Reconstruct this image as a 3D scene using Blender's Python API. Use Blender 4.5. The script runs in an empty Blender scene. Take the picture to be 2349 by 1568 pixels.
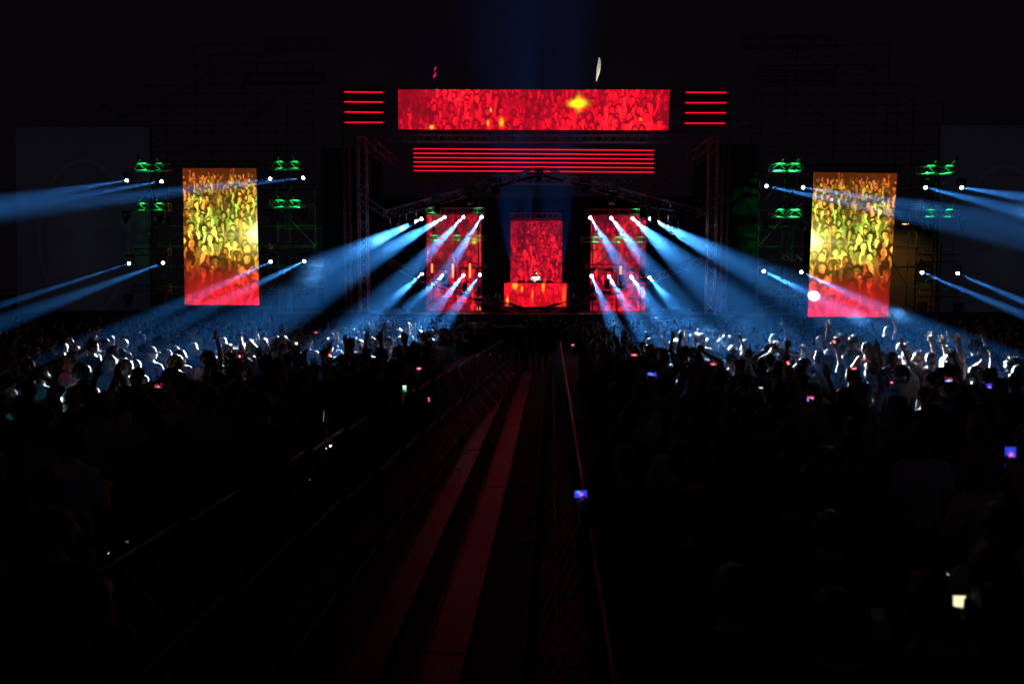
import bpy, bmesh, math, random
import numpy as np
from mathutils import Vector, Matrix, Quaternion

sc = bpy.context.scene
C = sc.collection
PI = math.pi
# ------------------------------------------------------------------ camera, sky, exposure
FPX, PW, PH = 1730.0, 2349.0, 1568.0          # focal length in pixels of a 2349 x 1568 picture
CAMZ = 2.9
TILT = math.atan(120 / FPX)
YAW = math.atan(91 / FPX)
cam = bpy.data.cameras.new('camera')
cam_o = bpy.data.objects.new('camera', cam)
C.objects.link(cam_o)
cam.sensor_width = 36
cam.lens = FPX / PW * 36
cam.clip_start = .05
cam.clip_end = 600
cam.dof.use_dof = True
cam.dof.focus_distance = 26
cam.dof.aperture_fstop = 1.6
cam_o.location = (0, 0, CAMZ)
cam_o.rotation_euler = (PI / 2 - TILT, 0, YAW)
sc.camera = cam_o
RC = cam_o.rotation_euler.to_matrix()

world = bpy.data.worlds.new('World')
sc.world = world
world.use_nodes = True
bg = world.node_tree.nodes['Background']
bg.inputs['Color'].default_value = (1.0, .55, 1.05, 1)     # night sky with a little city glow
bg.inputs['Strength'].default_value = .0027

vs = sc.view_settings
vs.view_transform = 'Standard'
vs.look = 'None'
vs.exposure = 0
vs.gamma = 1
vs.use_curve_mapping = False
cy = sc.cycles
cy.use_denoising = True
cy.max_bounces = 3
cy.diffuse_bounces = 2
cy.glossy_bounces = 2
cy.volume_bounces = 0
cy.transparent_max_bounces = 8
cy.sample_clamp_indirect = 3
cy.use_light_tree = True
cy.use_adaptive_sampling = True
cy.adaptive_threshold = .02
cy.caustics_reflective = False
cy.caustics_refractive = False

BEAM = 1.0            # one knob for all the moving heads
HAZE = .0021


def ray(px, py):
    return RC @ Vector(((px - PW / 2) / FPX, -(py - PH / 2) / FPX, -1))


def at(px, py, Y):
    d = ray(px, py)
    return Vector((0, 0, CAMZ)) + d * (Y / d.y)


def at_z(px, py, z):
    d = ray(px, py)
    return Vector((0, 0, CAMZ)) + d * ((z - CAMZ) / d.z)


def proj(p):
    q = RC.transposed() @ (Vector(p) - Vector((0, 0, CAMZ)))
    return PW / 2 + FPX * q.x / -q.z, PH / 2 - FPX * q.y / -q.z


# ------------------------------------------------------------------ materials
MATS = {}


def mat(name, col, rough=.6, metal=0, emit=None, es=0, var=.0, scale=8, bump=0, sheen=0):
    if name in MATS:
        return MATS[name]
    m = bpy.data.materials.new(name)
    m.use_nodes = True
    nt = m.node_tree
    b = nt.nodes['Principled BSDF']
    b.inputs['Base Color'].default_value = (*col, 1)
    b.inputs['Roughness'].default_value = rough
    b.inputs['Metallic'].default_value = metal
    if sheen:
        b.inputs['Sheen Weight'].default_value = sheen
        b.inputs['Sheen Roughness'].default_value = .4
    if var or bump:
        tc = nt.nodes.new('ShaderNodeTexCoord')
        ns = nt.nodes.new('ShaderNodeTexNoise')
        ns.inputs['Scale'].default_value = scale
        ns.inputs['Detail'].default_value = 5
        nt.links.new(tc.outputs['Object'], ns.inputs['Vector'])
        if var:
            mx = nt.nodes.new('ShaderNodeMix')
            mx.data_type = 'RGBA'
            mx.inputs['A'].default_value = (*[c * (1 - var) for c in col], 1)
            mx.inputs['B'].default_value = (*[min(1, c * (1 + var)) for c in col], 1)
            nt.links.new(ns.outputs['Fac'], mx.inputs['Factor'])
            nt.links.new(mx.outputs['Result'], b.inputs['Base Color'])
        if bump:
            bp = nt.nodes.new('ShaderNodeBump')
            bp.inputs['Strength'].default_value = bump
            bp.inputs['Distance'].default_value = .02
            nt.links.new(ns.outputs['Fac'], bp.inputs['Height'])
            nt.links.new(bp.outputs['Normal'], b.inputs['Normal'])
    if emit:
        b.inputs['Emission Color'].default_value = (*emit, 1)
        b.inputs['Emission Strength'].default_value = es
    MATS[name] = m
    return m


def led_mat(name, strength, base=.02, sample=True):
    m = bpy.data.materials.new(name)
    m.use_nodes = True
    nt = m.node_tree
    b = nt.nodes['Principled BSDF']
    b.inputs['Base Color'].default_value = (base, base, base, 1)
    b.inputs['Roughness'].default_value = .5
    a = nt.nodes.new('ShaderNodeAttribute')
    a.attribute_name = 'led'
    nt.links.new(a.outputs['Color'], b.inputs['Emission Color'])
    b.inputs['Emission Strength'].default_value = strength
    if not sample:
        m.cycles.emission_sampling = 'NONE'
    MATS[name] = m
    return m


ALU = mat('aluminium', (.55, .55, .57), .38, .85, var=.15, scale=30)
STEEL = mat('galvanised_steel', (.30, .30, .31), .5, .6, var=.25, scale=12)
DARKSTEEL = mat('dark_steel', (.10, .10, .105), .5, .5, var=.3, scale=12)
BLACK = mat('black_plastic', (.018, .018, .02), .42, 0, var=.2, scale=20)
DRAPE = mat('black_drape', (.012, .011, .013), .9, 0, var=.3, scale=3, bump=.4)
ASPH = mat('asphalt', (.022, .022, .023), .85, 0, var=.5, scale=6, bump=.5)
DECK = mat('stage_deck', (.03, .03, .032), .55, 0, var=.3, scale=5)
LENS = mat('lit_lens', (.9, .95, 1), .2, emit=(.75, .88, 1), es=30)
LENS.cycles.emission_sampling = 'NONE'
DIMLENS = mat('unlit_lens', (.10, .11, .13), .08, .2)
LEDRED = mat('red_led_strip', (.2, .0, .0), .5, emit=(1, .004, .03), es=1.35)
TUBE = mat('hot_red_tube', (.3, .05, .02), .5, emit=(1, .12, .03), es=5)
TUBE.cycles.emission_sampling = 'NONE'


# ------------------------------------------------------------------ builders
def tag(o, label=None, cat=None, group=None, kind=None):
    if label:
        o['label'] = label
    if cat:
        o['category'] = cat
    if group:
        o['group'] = group
    if kind:
        o['kind'] = kind
    return o


def empty(name, loc=(0, 0, 0), **k):
    o = bpy.data.objects.new(name, None)
    C.objects.link(o)
    o.location = loc
    o.empty_display_size = .1
    return tag(o, **k)


def link(name, me, m=None, parent=None, loc=(0, 0, 0)):
    o = bpy.data.objects.new(name, me)
    C.objects.link(o)
    if m is not None and not me.materials:
        me.materials.append(m)
    o.parent = parent
    o.location = loc
    return o


def mesh_np(name, v, f, smooth=True, mi=None):
    """v (n,3) and f (m,4) or (m,3) arrays"""
    me = bpy.data.meshes.new(name)
    v = np.asarray(v, np.float32)
    f = np.asarray(f, np.int32)
    k = f.shape[1]
    me.vertices.add(len(v))
    me.vertices.foreach_set('co', v.ravel())
    me.loops.add(f.size)
    me.loops.foreach_set('vertex_index', f.ravel())
    me.polygons.add(len(f))
    me.polygons.foreach_set('loop_start', np.arange(0, f.size, k, dtype=np.int32))
    me.polygons.foreach_set('loop_total', np.full(len(f), k, np.int32))
    if mi is not None:
        me.polygons.foreach_set('material_index', np.asarray(mi, np.int32))
    me.polygons.foreach_set('use_smooth', np.full(len(f), smooth))
    me.update(calc_edges=True)
    me.validate()
    return me


class MB:
    def __init__(s):
        s.bm = bmesh.new()

    def box(s, c, size, R=None, bev=0):
        r = bmesh.ops.create_cube(s.bm, size=1)
        M = Matrix.Translation(c) @ (R.to_4x4() if R is not None else Matrix()) @ Matrix.Diagonal((*size, 1))
        bmesh.ops.transform(s.bm, matrix=M, verts=r['verts'])
        if bev:
            es = list({e for v in r['verts'] for e in v.link_edges})
            bmesh.ops.bevel(s.bm, geom=es, offset=bev, segments=2, affect='EDGES', profile=.6)
        return s

    def tube(s, a, b, r0, r1=None, n=8, caps=True):
        a, b = Vector(a), Vector(b)
        r1 = r0 if r1 is None else r1
        d = b - a
        q = d.to_track_quat('Z', 'Y').to_matrix().to_4x4()
        r = bmesh.ops.create_cone(s.bm, cap_ends=caps, segments=n, radius1=r0, radius2=r1, depth=d.length)
        bmesh.ops.transform(s.bm, matrix=Matrix.Translation((a + b) / 2) @ q, verts=r['verts'])
        return s

    def path(s, pts, rs, n=10):
        pts = [Vector(p) for p in pts]
        rings = []
        for i, p in enumerate(pts):
            d = (pts[min(i + 1, len(pts) - 1)] - pts[max(i - 1, 0)]).normalized()
            q = d.to_track_quat('Z', 'Y')
            rings.append([s.bm.verts.new(p + q @ Vector((math.cos(2 * PI * k / n) * rs[i], math.sin(2 * PI * k / n) * rs[i], 0))) for k in range(n)])
        for a, b in zip(rings, rings[1:]):
            for k in range(n):
                s.bm.faces.new((a[k], a[(k + 1) % n], b[(k + 1) % n], b[k]))
        s.bm.faces.new(rings[0][::-1])
        s.bm.faces.new(rings[-1])
        return s

    def ball(s, c, r, sc3=(1, 1, 1)):
        q = bmesh.ops.create_uvsphere(s.bm, u_segments=14, v_segments=9, radius=r)
        bmesh.ops.transform(s.bm, matrix=Matrix.Translation(c) @ Matrix.Diagonal((*sc3, 1)), verts=q['verts'])
        return s

    def mesh(s, name, m=None, smooth=False):
        me = bpy.data.meshes.new(name)
        bmesh.ops.recalc_face_normals(s.bm, faces=s.bm.faces[:])
        s.bm.to_mesh(me)
        s.bm.free()
        if smooth:
            me.polygons.foreach_set('use_smooth', [True] * len(me.polygons))
            try:
                me.set_sharp_from_angle(angle=math.radians(35))
            except Exception:
                pass
        if m:
            me.materials.append(m)
        return me

    def build(s, name, m, parent=None, loc=(0, 0, 0), smooth=False):
        return link(name, s.mesh(name, m, smooth), None, parent, loc)


_unit = {}


def pipe(name, a, b, r, m, parent=None, n=8):
    """a round bar from a to b (world); shares one unit cylinder per material"""
    key = ('cyl', m.name, n)
    if key not in _unit:
        _unit[key] = MB().tube((0, 0, -.5), (0, 0, .5), 1, n=n).mesh('bar', m, True)
    a, b = Vector(a), Vector(b)
    o = bpy.data.objects.new(name, _unit[key])
    C.objects.link(o)
    off = parent.location if parent else Vector()
    o.parent = parent
    o.location = (a + b) / 2 - off
    o.rotation_mode = 'QUATERNION'
    o.rotation_quaternion = (b - a).to_track_quat('Z', 'Y')
    o.scale = (r, r, (b - a).length)
    return o


def cuboid(name, c, size, m, parent=None):
    key = ('box', m.name)
    if key not in _unit:
        _unit[key] = MB().box((0, 0, 0), (1, 1, 1)).mesh('block', m)
    o = bpy.data.objects.new(name, _unit[key])
    C.objects.link(o)
    off = parent.location if parent else Vector()
    o.parent = parent
    o.location = Vector(c) - off
    o.scale = size
    return o


def truss(A, B, w, h, label, m=ALU, r=.024, up=Vector((0, 0, 1)), name='truss', group=None, bay=None):
    """box truss from A to B: four chords and one lacing"""
    A, B = Vector(A), Vector(B)
    d = (B - A).normalized()
    side = d.cross(up).normalized()
    u = side.cross(d).normalized()
    root = empty(name, A, label=label, cat='truss', group=group)
    L = (B - A).length
    cs = []
    for i, j in ((-1, -1), (1, -1), (1, 1), (-1, 1)):
        o = side * (w / 2 * i) + u * (h / 2 * j)
        cs.append(o)
        pipe('chord', A + o, B + o, r, m, root)
    nb = max(2, round(L / (bay or max(w, h) * 1.05)))
    mb = MB()
    for k in range(4):
        o1, o2 = cs[k], cs[(k + 1) % 4]
        for i in range(nb):
            a = d * (L * i / nb) + (o1 if i % 2 == 0 else o2)
            b = d * (L * (i + 1) / nb) + (o2 if i % 2 == 0 else o1)
            mb.tube(a, b, r * .55, n=5, caps=False)
        for i in (0, nb):
            mb.tube(d * (L * i / nb) + o1, d * (L * i / nb) + o2, r * .6, n=5, caps=False)
    mb.build('lacing', m, root)
    return root


# ------------------------------------------------------------------ ground, stage
gm = bpy.data.meshes.new('ground')
gm.from_pydata([(-300, -60, 0), (300, -60, 0), (300, 400, 0), (-300, 400, 0)], [], [(0, 1, 2, 3)])
tag(link('ground', gm, ASPH), kind='structure')

CX = at(1228, 664, 39).x
st = empty('stage', (CX, 42, 0), label='black concert stage deck with draped front facing the crowd', cat='stage')
cuboid('deck', (CX, 43, 1.60), (26, 12.4, .2), DECK, st)
cuboid('back_drape', (CX, 49.0, 5.2), (26, .06, 7.2), DRAPE, st)
for i in range(18):
    x = CX - 13 + 26 / 18 * (i + .5)
    MB().box((0, 0, 0), (26 / 18 - .02, .05, 1.48), bev=.01).build('skirt_panel', DRAPE, st, Vector((x, 36.86, .75)) - st.location)
for s in (-1, 1):
    cuboid('wing_drape', (CX + s * 10.2, 41.8, 6.2), (3.4, .07, 9.0), DRAPE, st)
pipe('edge_rail', (CX - 13, 36.82, 1.66), (CX + 13, 36.82, 1.66), .02, ALU, st)

# ------------------------------------------------------------------ LED pictures
rng = np.random.default_rng(7)


def ellipse(L, x, y, rx, ry, val, soft=.25):
    h, w = L.shape
    x0, x1, y0, y1 = int(max(0, x - rx - 2)), int(min(w, x + rx + 3)), int(max(0, y - ry - 2)), int(min(h, y + ry + 3))
    if x1 <= x0 or y1 <= y0:
        return
    yy, xx = np.mgrid[y0:y1, x0:x1]
    k = np.sqrt(((xx - x) / rx) ** 2 + ((yy - y) / ry) ** 2)
    a = np.clip((1 + soft * .5 - k) / soft, 0, 1)
    L[y0:y1, x0:x1] = L[y0:y1, x0:x1] * (1 - a) + val * a


def stroke(L, x0, y0, x1, y1, w, val):
    n = int(max(abs(x1 - x0), abs(y1 - y0)) / max(.6, w * .5)) + 2
    for t in np.linspace(0, 1, n):
        ellipse(L, x0 + (x1 - x0) * t, y0 + (y1 - y0) * t, w, w, val * (.85 + .15 * t), .5)


def crowd_picture(w, h, s0, s1, seed, top=.05, arms=.3, face=(.45, 1.0), shirt=(.05, .9), bg0=.10, hue=False, gap=1.0):
    """luminance (and a per-person hue number) picture of a packed crowd seen from the stage, painted back to front"""
    r = np.random.default_rng(seed)
    L = np.full((h, w), bg0)
    H = np.full((h, w), .5)
    yy, xx = np.mgrid[0:h, 0:w]
    mod = np.full((h, w), .78)                     # uneven light over the filmed crowd
    for _ in range(22):
        cx_, cy_, ra = r.random() * w, r.random() * h, (.08 + .16 * r.random()) * max(w, h) * .7
        mod += r.choice((-.40, .34)) * np.exp(-((xx - cx_) ** 2 + (yy - cy_) ** 2) / ra ** 2)
    mod = np.clip(mod, .12, 1.3)
    y = top * h
    while y < h + s1 * 2:
        t = np.clip((y / h - top) / (1 - top), 0, 1)
        sr = s0 + (s1 - s0) * t
        x = -sr + r.random() * sr
        row = []
        while x < w + sr:
            if r.random() < .88:
                row.append((x + r.normal() * sr * .25, y + r.normal() * sr * .6))
            x += sr * (1.25 + r.random() * .9) * gap
        r.shuffle(row)
        for px, py in row:
            s = sr * r.uniform(.72, 1.15)
            cl = mod[min(h - 1, max(0, int(py))), min(w - 1, max(0, int(px)))]
            sv = (shirt[0] + (shirt[1] - shirt[0]) * r.random() ** 1.8) * cl
            fv = (face[0] + (face[1] - face[0]) * r.random()) * cl
            hv = r.random()
            tl = r.normal() * .18

            def E(ox, oy, rx, ry, val, soft, hh=None):
                ellipse(L, px + ox * s + tl * s * (.5 - oy * .2), py + oy * s, rx * s, ry * s, val, soft)
                if hue:
                    ellipse(H, px + ox * s, py + oy * s, rx * s, ry * s, hv if hh is None else hh, soft)
            E(0, 2.3, r.uniform(.95, 1.3), 1.5, sv, .2)
            E(.3, 2.3, .5, 1.3, sv * r.uniform(.4, 1.3), .6)
            E(0, 1.0, .28, .5, fv * .6, .4)
            k = r.random()
            if k < .25:
                E(0, .5, .72, 1.25, .05 * cl, .3)          # long hair
            E(0, -.1, .62, .80, .02 + .07 * r.random(), .3)
            lit_ = r.choice((-1, 1))
            E(0, .16, .47, .66, fv * .55, .35)
            E(lit_ * .14, .14, .30, .56, fv, .5)
            if s > 5:
                E(-lit_ * .1, .06, .30, .09, fv * .40, .8)
                E(0, .50, .15, .06, fv * .5, .8)
                E(lit_ * .04, .25, .06, .16, fv * 1.1, .8)
            for sd in (-1, 1):
                if r.random() < arms:
                    ex, ey = px + sd * s * (1.1 + .6 * r.random()), py + s * (.2 + .9 * r.random())
                    hx, hy = ex - sd * s * (.9 * r.random() - .3), ey - s * (1.2 + 1.0 * r.random())
                    stroke(L, px + sd * .9 * s, py + 1.7 * s, ex, ey, .22 * s, fv * .7)
                    stroke(L, ex, ey, hx, hy, .16 * s, fv * .95)
                    ellipse(L, hx, hy - .1 * s, .24 * s, .34 * s, fv * 1.1, .4)
                    for q in range(3):
                        stroke(L, hx + (q - 1) * .13 * s, hy - .2 * s, hx + (q - 1) * .22 * s, hy - .6 * s, .07 * s, fv)
        y += sr * 1.45
    # footage, not drawing: break the outlines up with a small warp and grain of several sizes
    def field(n):
        g = r.random((max(2, h // n + 2), max(2, w // n + 2)))
        fy, fx = np.linspace(0, g.shape[0] - 1.001, h), np.linspace(0, g.shape[1] - 1.001, w)
        iy, ix = fy.astype(int), fx.astype(int)
        ty, tx = (fy - iy)[:, None], (fx - ix)[None, :]
        return (g[iy][:, ix] * (1 - ty) + g[iy + 1][:, ix] * ty) * (1 - tx) + (g[iy][:, ix + 1] * (1 - ty) + g[iy + 1][:, ix + 1] * ty) * tx
    am = 2.2
    wy = np.clip(yy + (field(5) - .5) * am + (field(11) - .5) * am, 0, h - 1).astype(int)
    wx = np.clip(xx + (field(5) - .5) * am + (field(11) - .5) * am, 0, w - 1).astype(int)
    L, H = L[wy, wx], H[wy, wx]
    L = L * (.55 + .5 * field(6) + .45 * field(3)) * (.80 + .4 * r.random((h, w)))
    return (np.clip(L, 0, 1.2), H) if hue else np.clip(L, 0, 1.2)


def led_screen(name, corners, img, m, label, cat='screen', thick=.16, parts=True):
    """corners TL, TR, BR, BL in the world; img (h, w, 3), row 0 on top"""
    h, w, _ = img.shape
    TL, TR, BR, BL = [np.array(c) for c in corners]
    u = np.linspace(0, 1, w)[None, :, None]
    v = np.linspace(0, 1, h)[:, None, None]
    P = (TL * (1 - u) + TR * u) * (1 - v) + (BL * (1 - u) + BR * u) * v
    root = empty(name, Vector((BL + BR) / 2), label=label, cat=cat)
    P = P.reshape(-1, 3) - np.array(root.location)
    idx = np.arange(h * w).reshape(h, w)
    f = np.stack([idx[:-1, :-1], idx[1:, :-1], idx[1:, 1:], idx[:-1, 1:]], -1).reshape(-1, 4)
    me = mesh_np('display', P, f, False)
    col = np.ones((h * w, 4), np.float32)
    col[:, :3] = img.reshape(-1, 3)
    at_ = me.attributes.new('led', 'FLOAT_COLOR', 'POINT')
    at_.data.foreach_set('color', col.ravel())
    link('display', me, m, root)
    # housing behind the display: a slab with a thin rim
    n = Vector(np.cross(TR - TL, BL - TL)).normalized()
    if n.y > 0:
        n = -n                                   # n points at the audience
    bm = MB()
    ex = Vector(TR - TL).normalized() * .03
    ez = Vector(TL - BL).normalized() * .03
    cs = [Vector(TL) - ex + ez, Vector(TR) + ex + ez, Vector(BR) + ex - ez, Vector(BL) - ex - ez]
    fr = [bm.bm.verts.new(c - n * .012 - root.location) for c in cs]
    bk = [bm.bm.verts.new(c - n * thick - root.location) for c in cs]
    bm.bm.faces.new(fr)
    bm.bm.faces.new(bk[::-1])
    for k in range(4):
        bm.bm.faces.new((fr[k], bk[k], bk[(k + 1) % 4], fr[(k + 1) % 4]))
    bm.build('housing', BLACK, root)
    return root


def ramp(t, stops):
    xs = [s[0] for s in stops]
    return np.stack([np.interp(t, xs, [s[1][k] for s in stops]) for k in range(3)], -1)


def tower_image():
    w, h = 150, 280
    L, H = crowd_picture(w, h, 5.6, 19, 11, top=.06, arms=.34, face=(.35, 1.15), shirt=(.05, .95), bg0=.14, hue=True)
    v = np.linspace(0, 1, h)
    warm = ramp(v, [(0, (.60, .03, .015)), (.08, (.55, .10, .02)), (.22, (.95, .42, .05)), (.42, (1.1, .55, .06)), (.56, (1.15, .40, .05)),
                    (.68, (1.2, .20, .03)), (.78, (1.2, .05, .02)), (.88, (1.25, .01, .02)), (1, (1.25, .005, .06))])[:, None, :]
    cool = ramp(v, [(0, (.45, .04, .015)), (.08, (.45, .16, .02)), (.22, (.50, .72, .06)), (.42, (.50, .90, .09)), (.56, (.68, .72, .08)),
                    (.68, (1.0, .30, .04)), (.78, (1.2, .07, .02)), (.88, (1.2, .01, .02)), (1, (1.2, .005, .07))])[:, None, :]
    k = np.clip((H - .28) * 2.2, 0, 1)[..., None]
    img = np.clip(L, 0, 1.2)[..., None] ** 1.6 * (warm * (1 - k) + cool * k) * 2.0
    img += np.clip(np.linspace(-2.4, 1, h), 0, 1)[:, None, None] * np.array((.62, 0, .015)) + np.array((.035, .012, .002))
    yy, xx = np.mgrid[0:h, 0:w]
    g = np.exp(-(((xx - w * .98) / (w * .36)) ** 2 + ((yy - h * .50) / (h * .17)) ** 2))[..., None]
    img = img * (1 - .25 * g) + g * L[..., None] * np.array((.25, .55, .06)) * .7 + g * np.array((.24, .21, .02)) * .7
    e = np.exp(-xx / (w * .10))[..., None]
    img = img * (1 - .7 * e) + e * L[..., None] * np.array((1, .13, .02)) * .9
    dx, dy = (xx - w * .985) / 8.5, (yy - h * .475) / 9.0
    rr = np.sqrt(dx ** 2 + dy ** 2)
    fl = np.clip(1.3 - rr * .5, 0, 1) + .45 * np.exp(-np.abs(dy) * 1.9) * np.exp(dx * .16) + .35 * np.exp(-(rr / 3.2) ** 2)
    img = img + fl[..., None] * np.array((1.0, .95, .36))
    return np.clip(img, 0, 1.2)


def red_image(w, h, s0, s1, seed, lo=.10, hot=(), top=.02, soft=0):
    L = crowd_picture(w, h, s0, s1, seed, top=top, arms=.35, face=(.35, 1.1), shirt=(.1, 1.0), bg0=.3)
    for _ in range(soft):
        L = (L + np.roll(L, 1, 0) + np.roll(L, -1, 0) + np.roll(L, 1, 1) + np.roll(L, -1, 1)) / 5
    img = np.zeros((h, w, 3))
    img[..., 0] = np.clip(lo + L ** 1.4 * 1.0, 0.015, 1.1)
    img[..., 1] = .002 + .008 * L ** 3
    img[..., 2] = .006 + .012 * L
    yy, xx = np.mgrid[0:h, 0:w]
    for x, y, rx, ry, g in hot:
        k = np.exp(-(((xx - x * w) / (rx * w)) ** 2 + ((yy - y * h) / (ry * h)) ** 2) ** 1.5)
        img[..., 0] = np.maximum(img[..., 0], k)
        img[..., 1] = img[..., 1] + k * g
    return img


LEDM = led_mat('led_wall', 1.3)
LEDR = led_mat('red_led_wall', 2.2)
timg = tower_image()
LY, RY = 41.0, 41.0
led_screen('led_screen', [at(419, 386, LY), at(587.5, 386, LY), at(595, 699.5, LY), at(424, 699, LY)], timg, LEDM,
           'tall portrait video screen on the left scaffold showing a yellow and red crowd')
led_screen('led_screen', [at(1866.5, 395, RY), at(2058, 397.5, RY), at(2038, 727, RY), at(1853, 726, RY)], timg[:, ::-1], LEDM,
           'tall portrait video screen on the right scaffold showing a mirrored yellow and red crowd')
bim = red_image(400, 60, 6.0, 9, 5, lo=.12, top=-.35, soft=0, hot=[(.668, .33, .030, .10, .55), (.668, .33, .012, .20, .25), (.65, .36, .02, .07, .2), (.385, .8, .008, .10, .30), (.125, .93, .008, .05, .34), (.345, .5, .004, .05, .25), (.335, .82, .004, .08, .25), (.895, .72, .004, .03, .25)])
led_screen('led_banner', [at(913, 205.5, 37.6), at(1537, 206, 37.6), at(1533, 299, 37.6), at(914, 297, 37.6)], bim, LEDR,
           'long red video banner above the stage showing a crowd')
cim = red_image(90, 122, 4.0, 8.0, 8, lo=.07, top=.02, soft=1)
cim[..., 0] *= np.linspace(.45, .95, 122)[:, None]
led_screen('led_screen', [at(1171, 506, 43.2), at(1290, 506, 43.2), at(1289, 668, 43.2), at(1171, 668, 43.2)], cim, LEDR,
           'dim red crowd video screen directly behind the DJ')
iim = red_image(90, 160, 6.0, 10.0, 13, lo=.05, top=-.02, soft=1, hot=[(.86, .27, .05, .03, .35), (.96, .97, .05, .02, .1)])
iim[..., 0] *= .72
led_screen('led_screen', [at(979, 492, 43), at(1104, 492, 43), at(1103, 713, 43), at(979, 713, 43)], iim, LEDR,
           'red crowd video screen behind the lamp trusses, left of the DJ')
iim2 = red_image(90, 160, 6.0, 10.0, 29, lo=.05, top=-.02, soft=1)
iim2[..., 0] *= .72
led_screen('led_screen', [at(1356, 494, 43), at(1482, 494, 43), at(1480, 717, 43), at(1354, 717, 43)], iim2, LEDR,
           'red crowd video screen behind the lamp trusses, right of the DJ')
# DJ desk
dim_ = red_image(110, 44, 8, 11, 3, lo=.22, top=-.3, soft=1, hot=[(.17, .12, .04, .15, .28), (.05, .75, .015, .16, .4), (.28, .25, .015, .12, .3), (.62, .15, .02, .2, .25), (.45, .5, .015, .2, .10), (.95, .5, .03, .4, .05)])
dk = led_screen('dj_desk', [at(1157, 648, 39), at(1300, 649, 39), at(1299, 703.5, 39), at(1157, 703, 39)], dim_, LEDR,
                'wide DJ desk with a bright red video front', 'desk')
dz = at(1228, 648, 39).z
dx0, dx1 = at(1157, 648, 39).x, at(1300, 648, 39).x
cuboid('table_top', ((dx0 + dx1) / 2, 39.45, dz - .02), (dx1 - dx0 + .06, .9, .04), BLACK, dk)
cuboid('riser', ((dx0 + dx1) / 2, 40.1, (1.7 + at(1228, 703, 39).z) / 2), (4.4, 2.6, at(1228, 703, 39).z - 1.7), DECK, dk)
for k, (ox, wd) in enumerate(((-.75, .38), (-.28, .34), (.2, .38), (.7, .36))):
    p = empty('dj_player', ((dx0 + dx1) / 2 + ox, 39.4, dz), label=['black media player at the left end of the DJ desk', 'black mixer on the DJ desk by the performer', 'black media player right of the mixer on the DJ desk', 'black media player at the right end of the DJ desk'][k], cat='DJ deck')
    MB().box((0, 0, .05), (wd, .4, .1), bev=.01).build('case', BLACK, p)
    MB().tube((0, -.03, .1), (0, -.03, .115), .12 if k != 1 else .03, n=20).build('jog_wheel', ALU, p)
    MB().box((0, .14, .115), (.16, .09, .02), bev=.004).build('display', DIMLENS, p)

# faint face screens at both outer sides
def face_image(w, h, cx, cy, rx, ry):
    yy, xx = np.mgrid[0:h, 0:w]
    x, y = (xx / w - cx) / rx, (yy / h - cy) / ry
    k = np.sqrt(x ** 2 + y ** 2 * (1 + .0 * y))
    L = .55 + .35 * np.clip(1 - np.abs(yy / h - .35), 0, 1) + .0 * xx
    inside = np.clip((1.0 - k) * 14, 0, 1)
    f = .86 + .55 * np.clip(.9 - k, 0, 1)
    for sx in (-1, 1):
        f -= .20 * np.exp(-(((x - sx * .40) / .22) ** 2 + ((y + .05) / .09) ** 2))
        f += .10 * np.exp(-(((x - sx * .40) / .26) ** 2 + ((y + .22) / .05) ** 2))
        f -= .12 * np.exp(-(((x - sx * .12) / .05) ** 2 + ((y - .28) / .05) ** 2))
    f += .16 * np.exp(-((x / .07) ** 2 + ((y - .12) / .22) ** 2))
    f -= .14 * np.exp(-((x / .30) ** 2 + ((y - .50) / .045) ** 2))
    f -= .10 * np.clip(k - .8, 0, 1) * 4
    rim = np.exp(-((k - 1.0) / .022) ** 2) * .45
    L = L * (1 - inside) + f * inside + rim
    L *= .94 + .12 * (yy % 2)
    return np.clip(L, 0, 1.4)[..., None] * np.array((.0040, .0040, .0066))


FACEM = led_mat('dim_led_face', 1.0, base=.03, sample=False)
led_screen('face_screen', [at(35, 291, 42.5), at(344, 291, 42.5), at(346, 712, 42.5), at(40, 712, 42.5)], face_image(110, 150, .50, .60, .33, .42), FACEM,
           'large dark grey screen with a faint oval face at the left edge')
led_screen('face_screen', [at(2158, 287, 42.5), at(2480, 287, 42.5), at(2472, 735, 42.5), at(2150, 735, 42.5)], face_image(110, 150, .46, .63, .33, .42), FACEM,
           'large dark grey screen with a faint oval face at the right edge')

# red LED strips
def strip_panel(label, rows, Y, back, nm='led_strip_panel'):
    """rows: (x0, y0, x1, y1) pixel lines"""
    c = at((back[0] + back[2]) / 2, back[3], Y)
    root = empty(nm, c, label=label, cat='light panel')
    a, b = at(back[0], back[1], Y + .12), at(back[2], back[3], Y + .12)
    cuboid('backing', (a + b) / 2, (abs(b.x - a.x), .08, abs(a.z - b.z)), BLACK, root)
    for x0, y0, x1, y1 in rows:
        pipe('light_strip', at(x0, y0, Y), at(x1, y1, Y), .027, LEDRED, root)
    return root


strip_panel('black panel with four red light strips left of the banner', [(790, 211, 878, 212), (790, 234, 878, 234.5), (791, 257, 878, 258), (791, 281, 878, 281)], 37.6, (786, 203, 882, 288))
strip_panel('black panel with four red light strips right of the banner', [(1574, 212, 1667, 212.5), (1573, 236, 1666, 236), (1572, 259, 1665, 259), (1571, 283, 1663, 283)], 37.6, (1568, 204, 1671, 290))
root6 = empty('light_strip_array', at(1224, 398, 41), label='six long red light strips spanning the stage below the banner', cat='light strips')
for i in range(6):
    ya = 341.5 + i * 10.0
    pipe('light_strip', at(948.5, ya, 41), at(1224, ya + 1.6, 41), .027, LEDRED, root6)
    pipe('light_strip', at(1224.4, ya + 1.6, 41), at(1500, ya + 3.6, 41), .027, LEDRED, root6)
for x in (960, 1090, 1224, 1360, 1490):
    pipe('support', at(x, 336, 41.12), at(x, 400, 41.12), .02, DARKSTEEL, root6)

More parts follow.
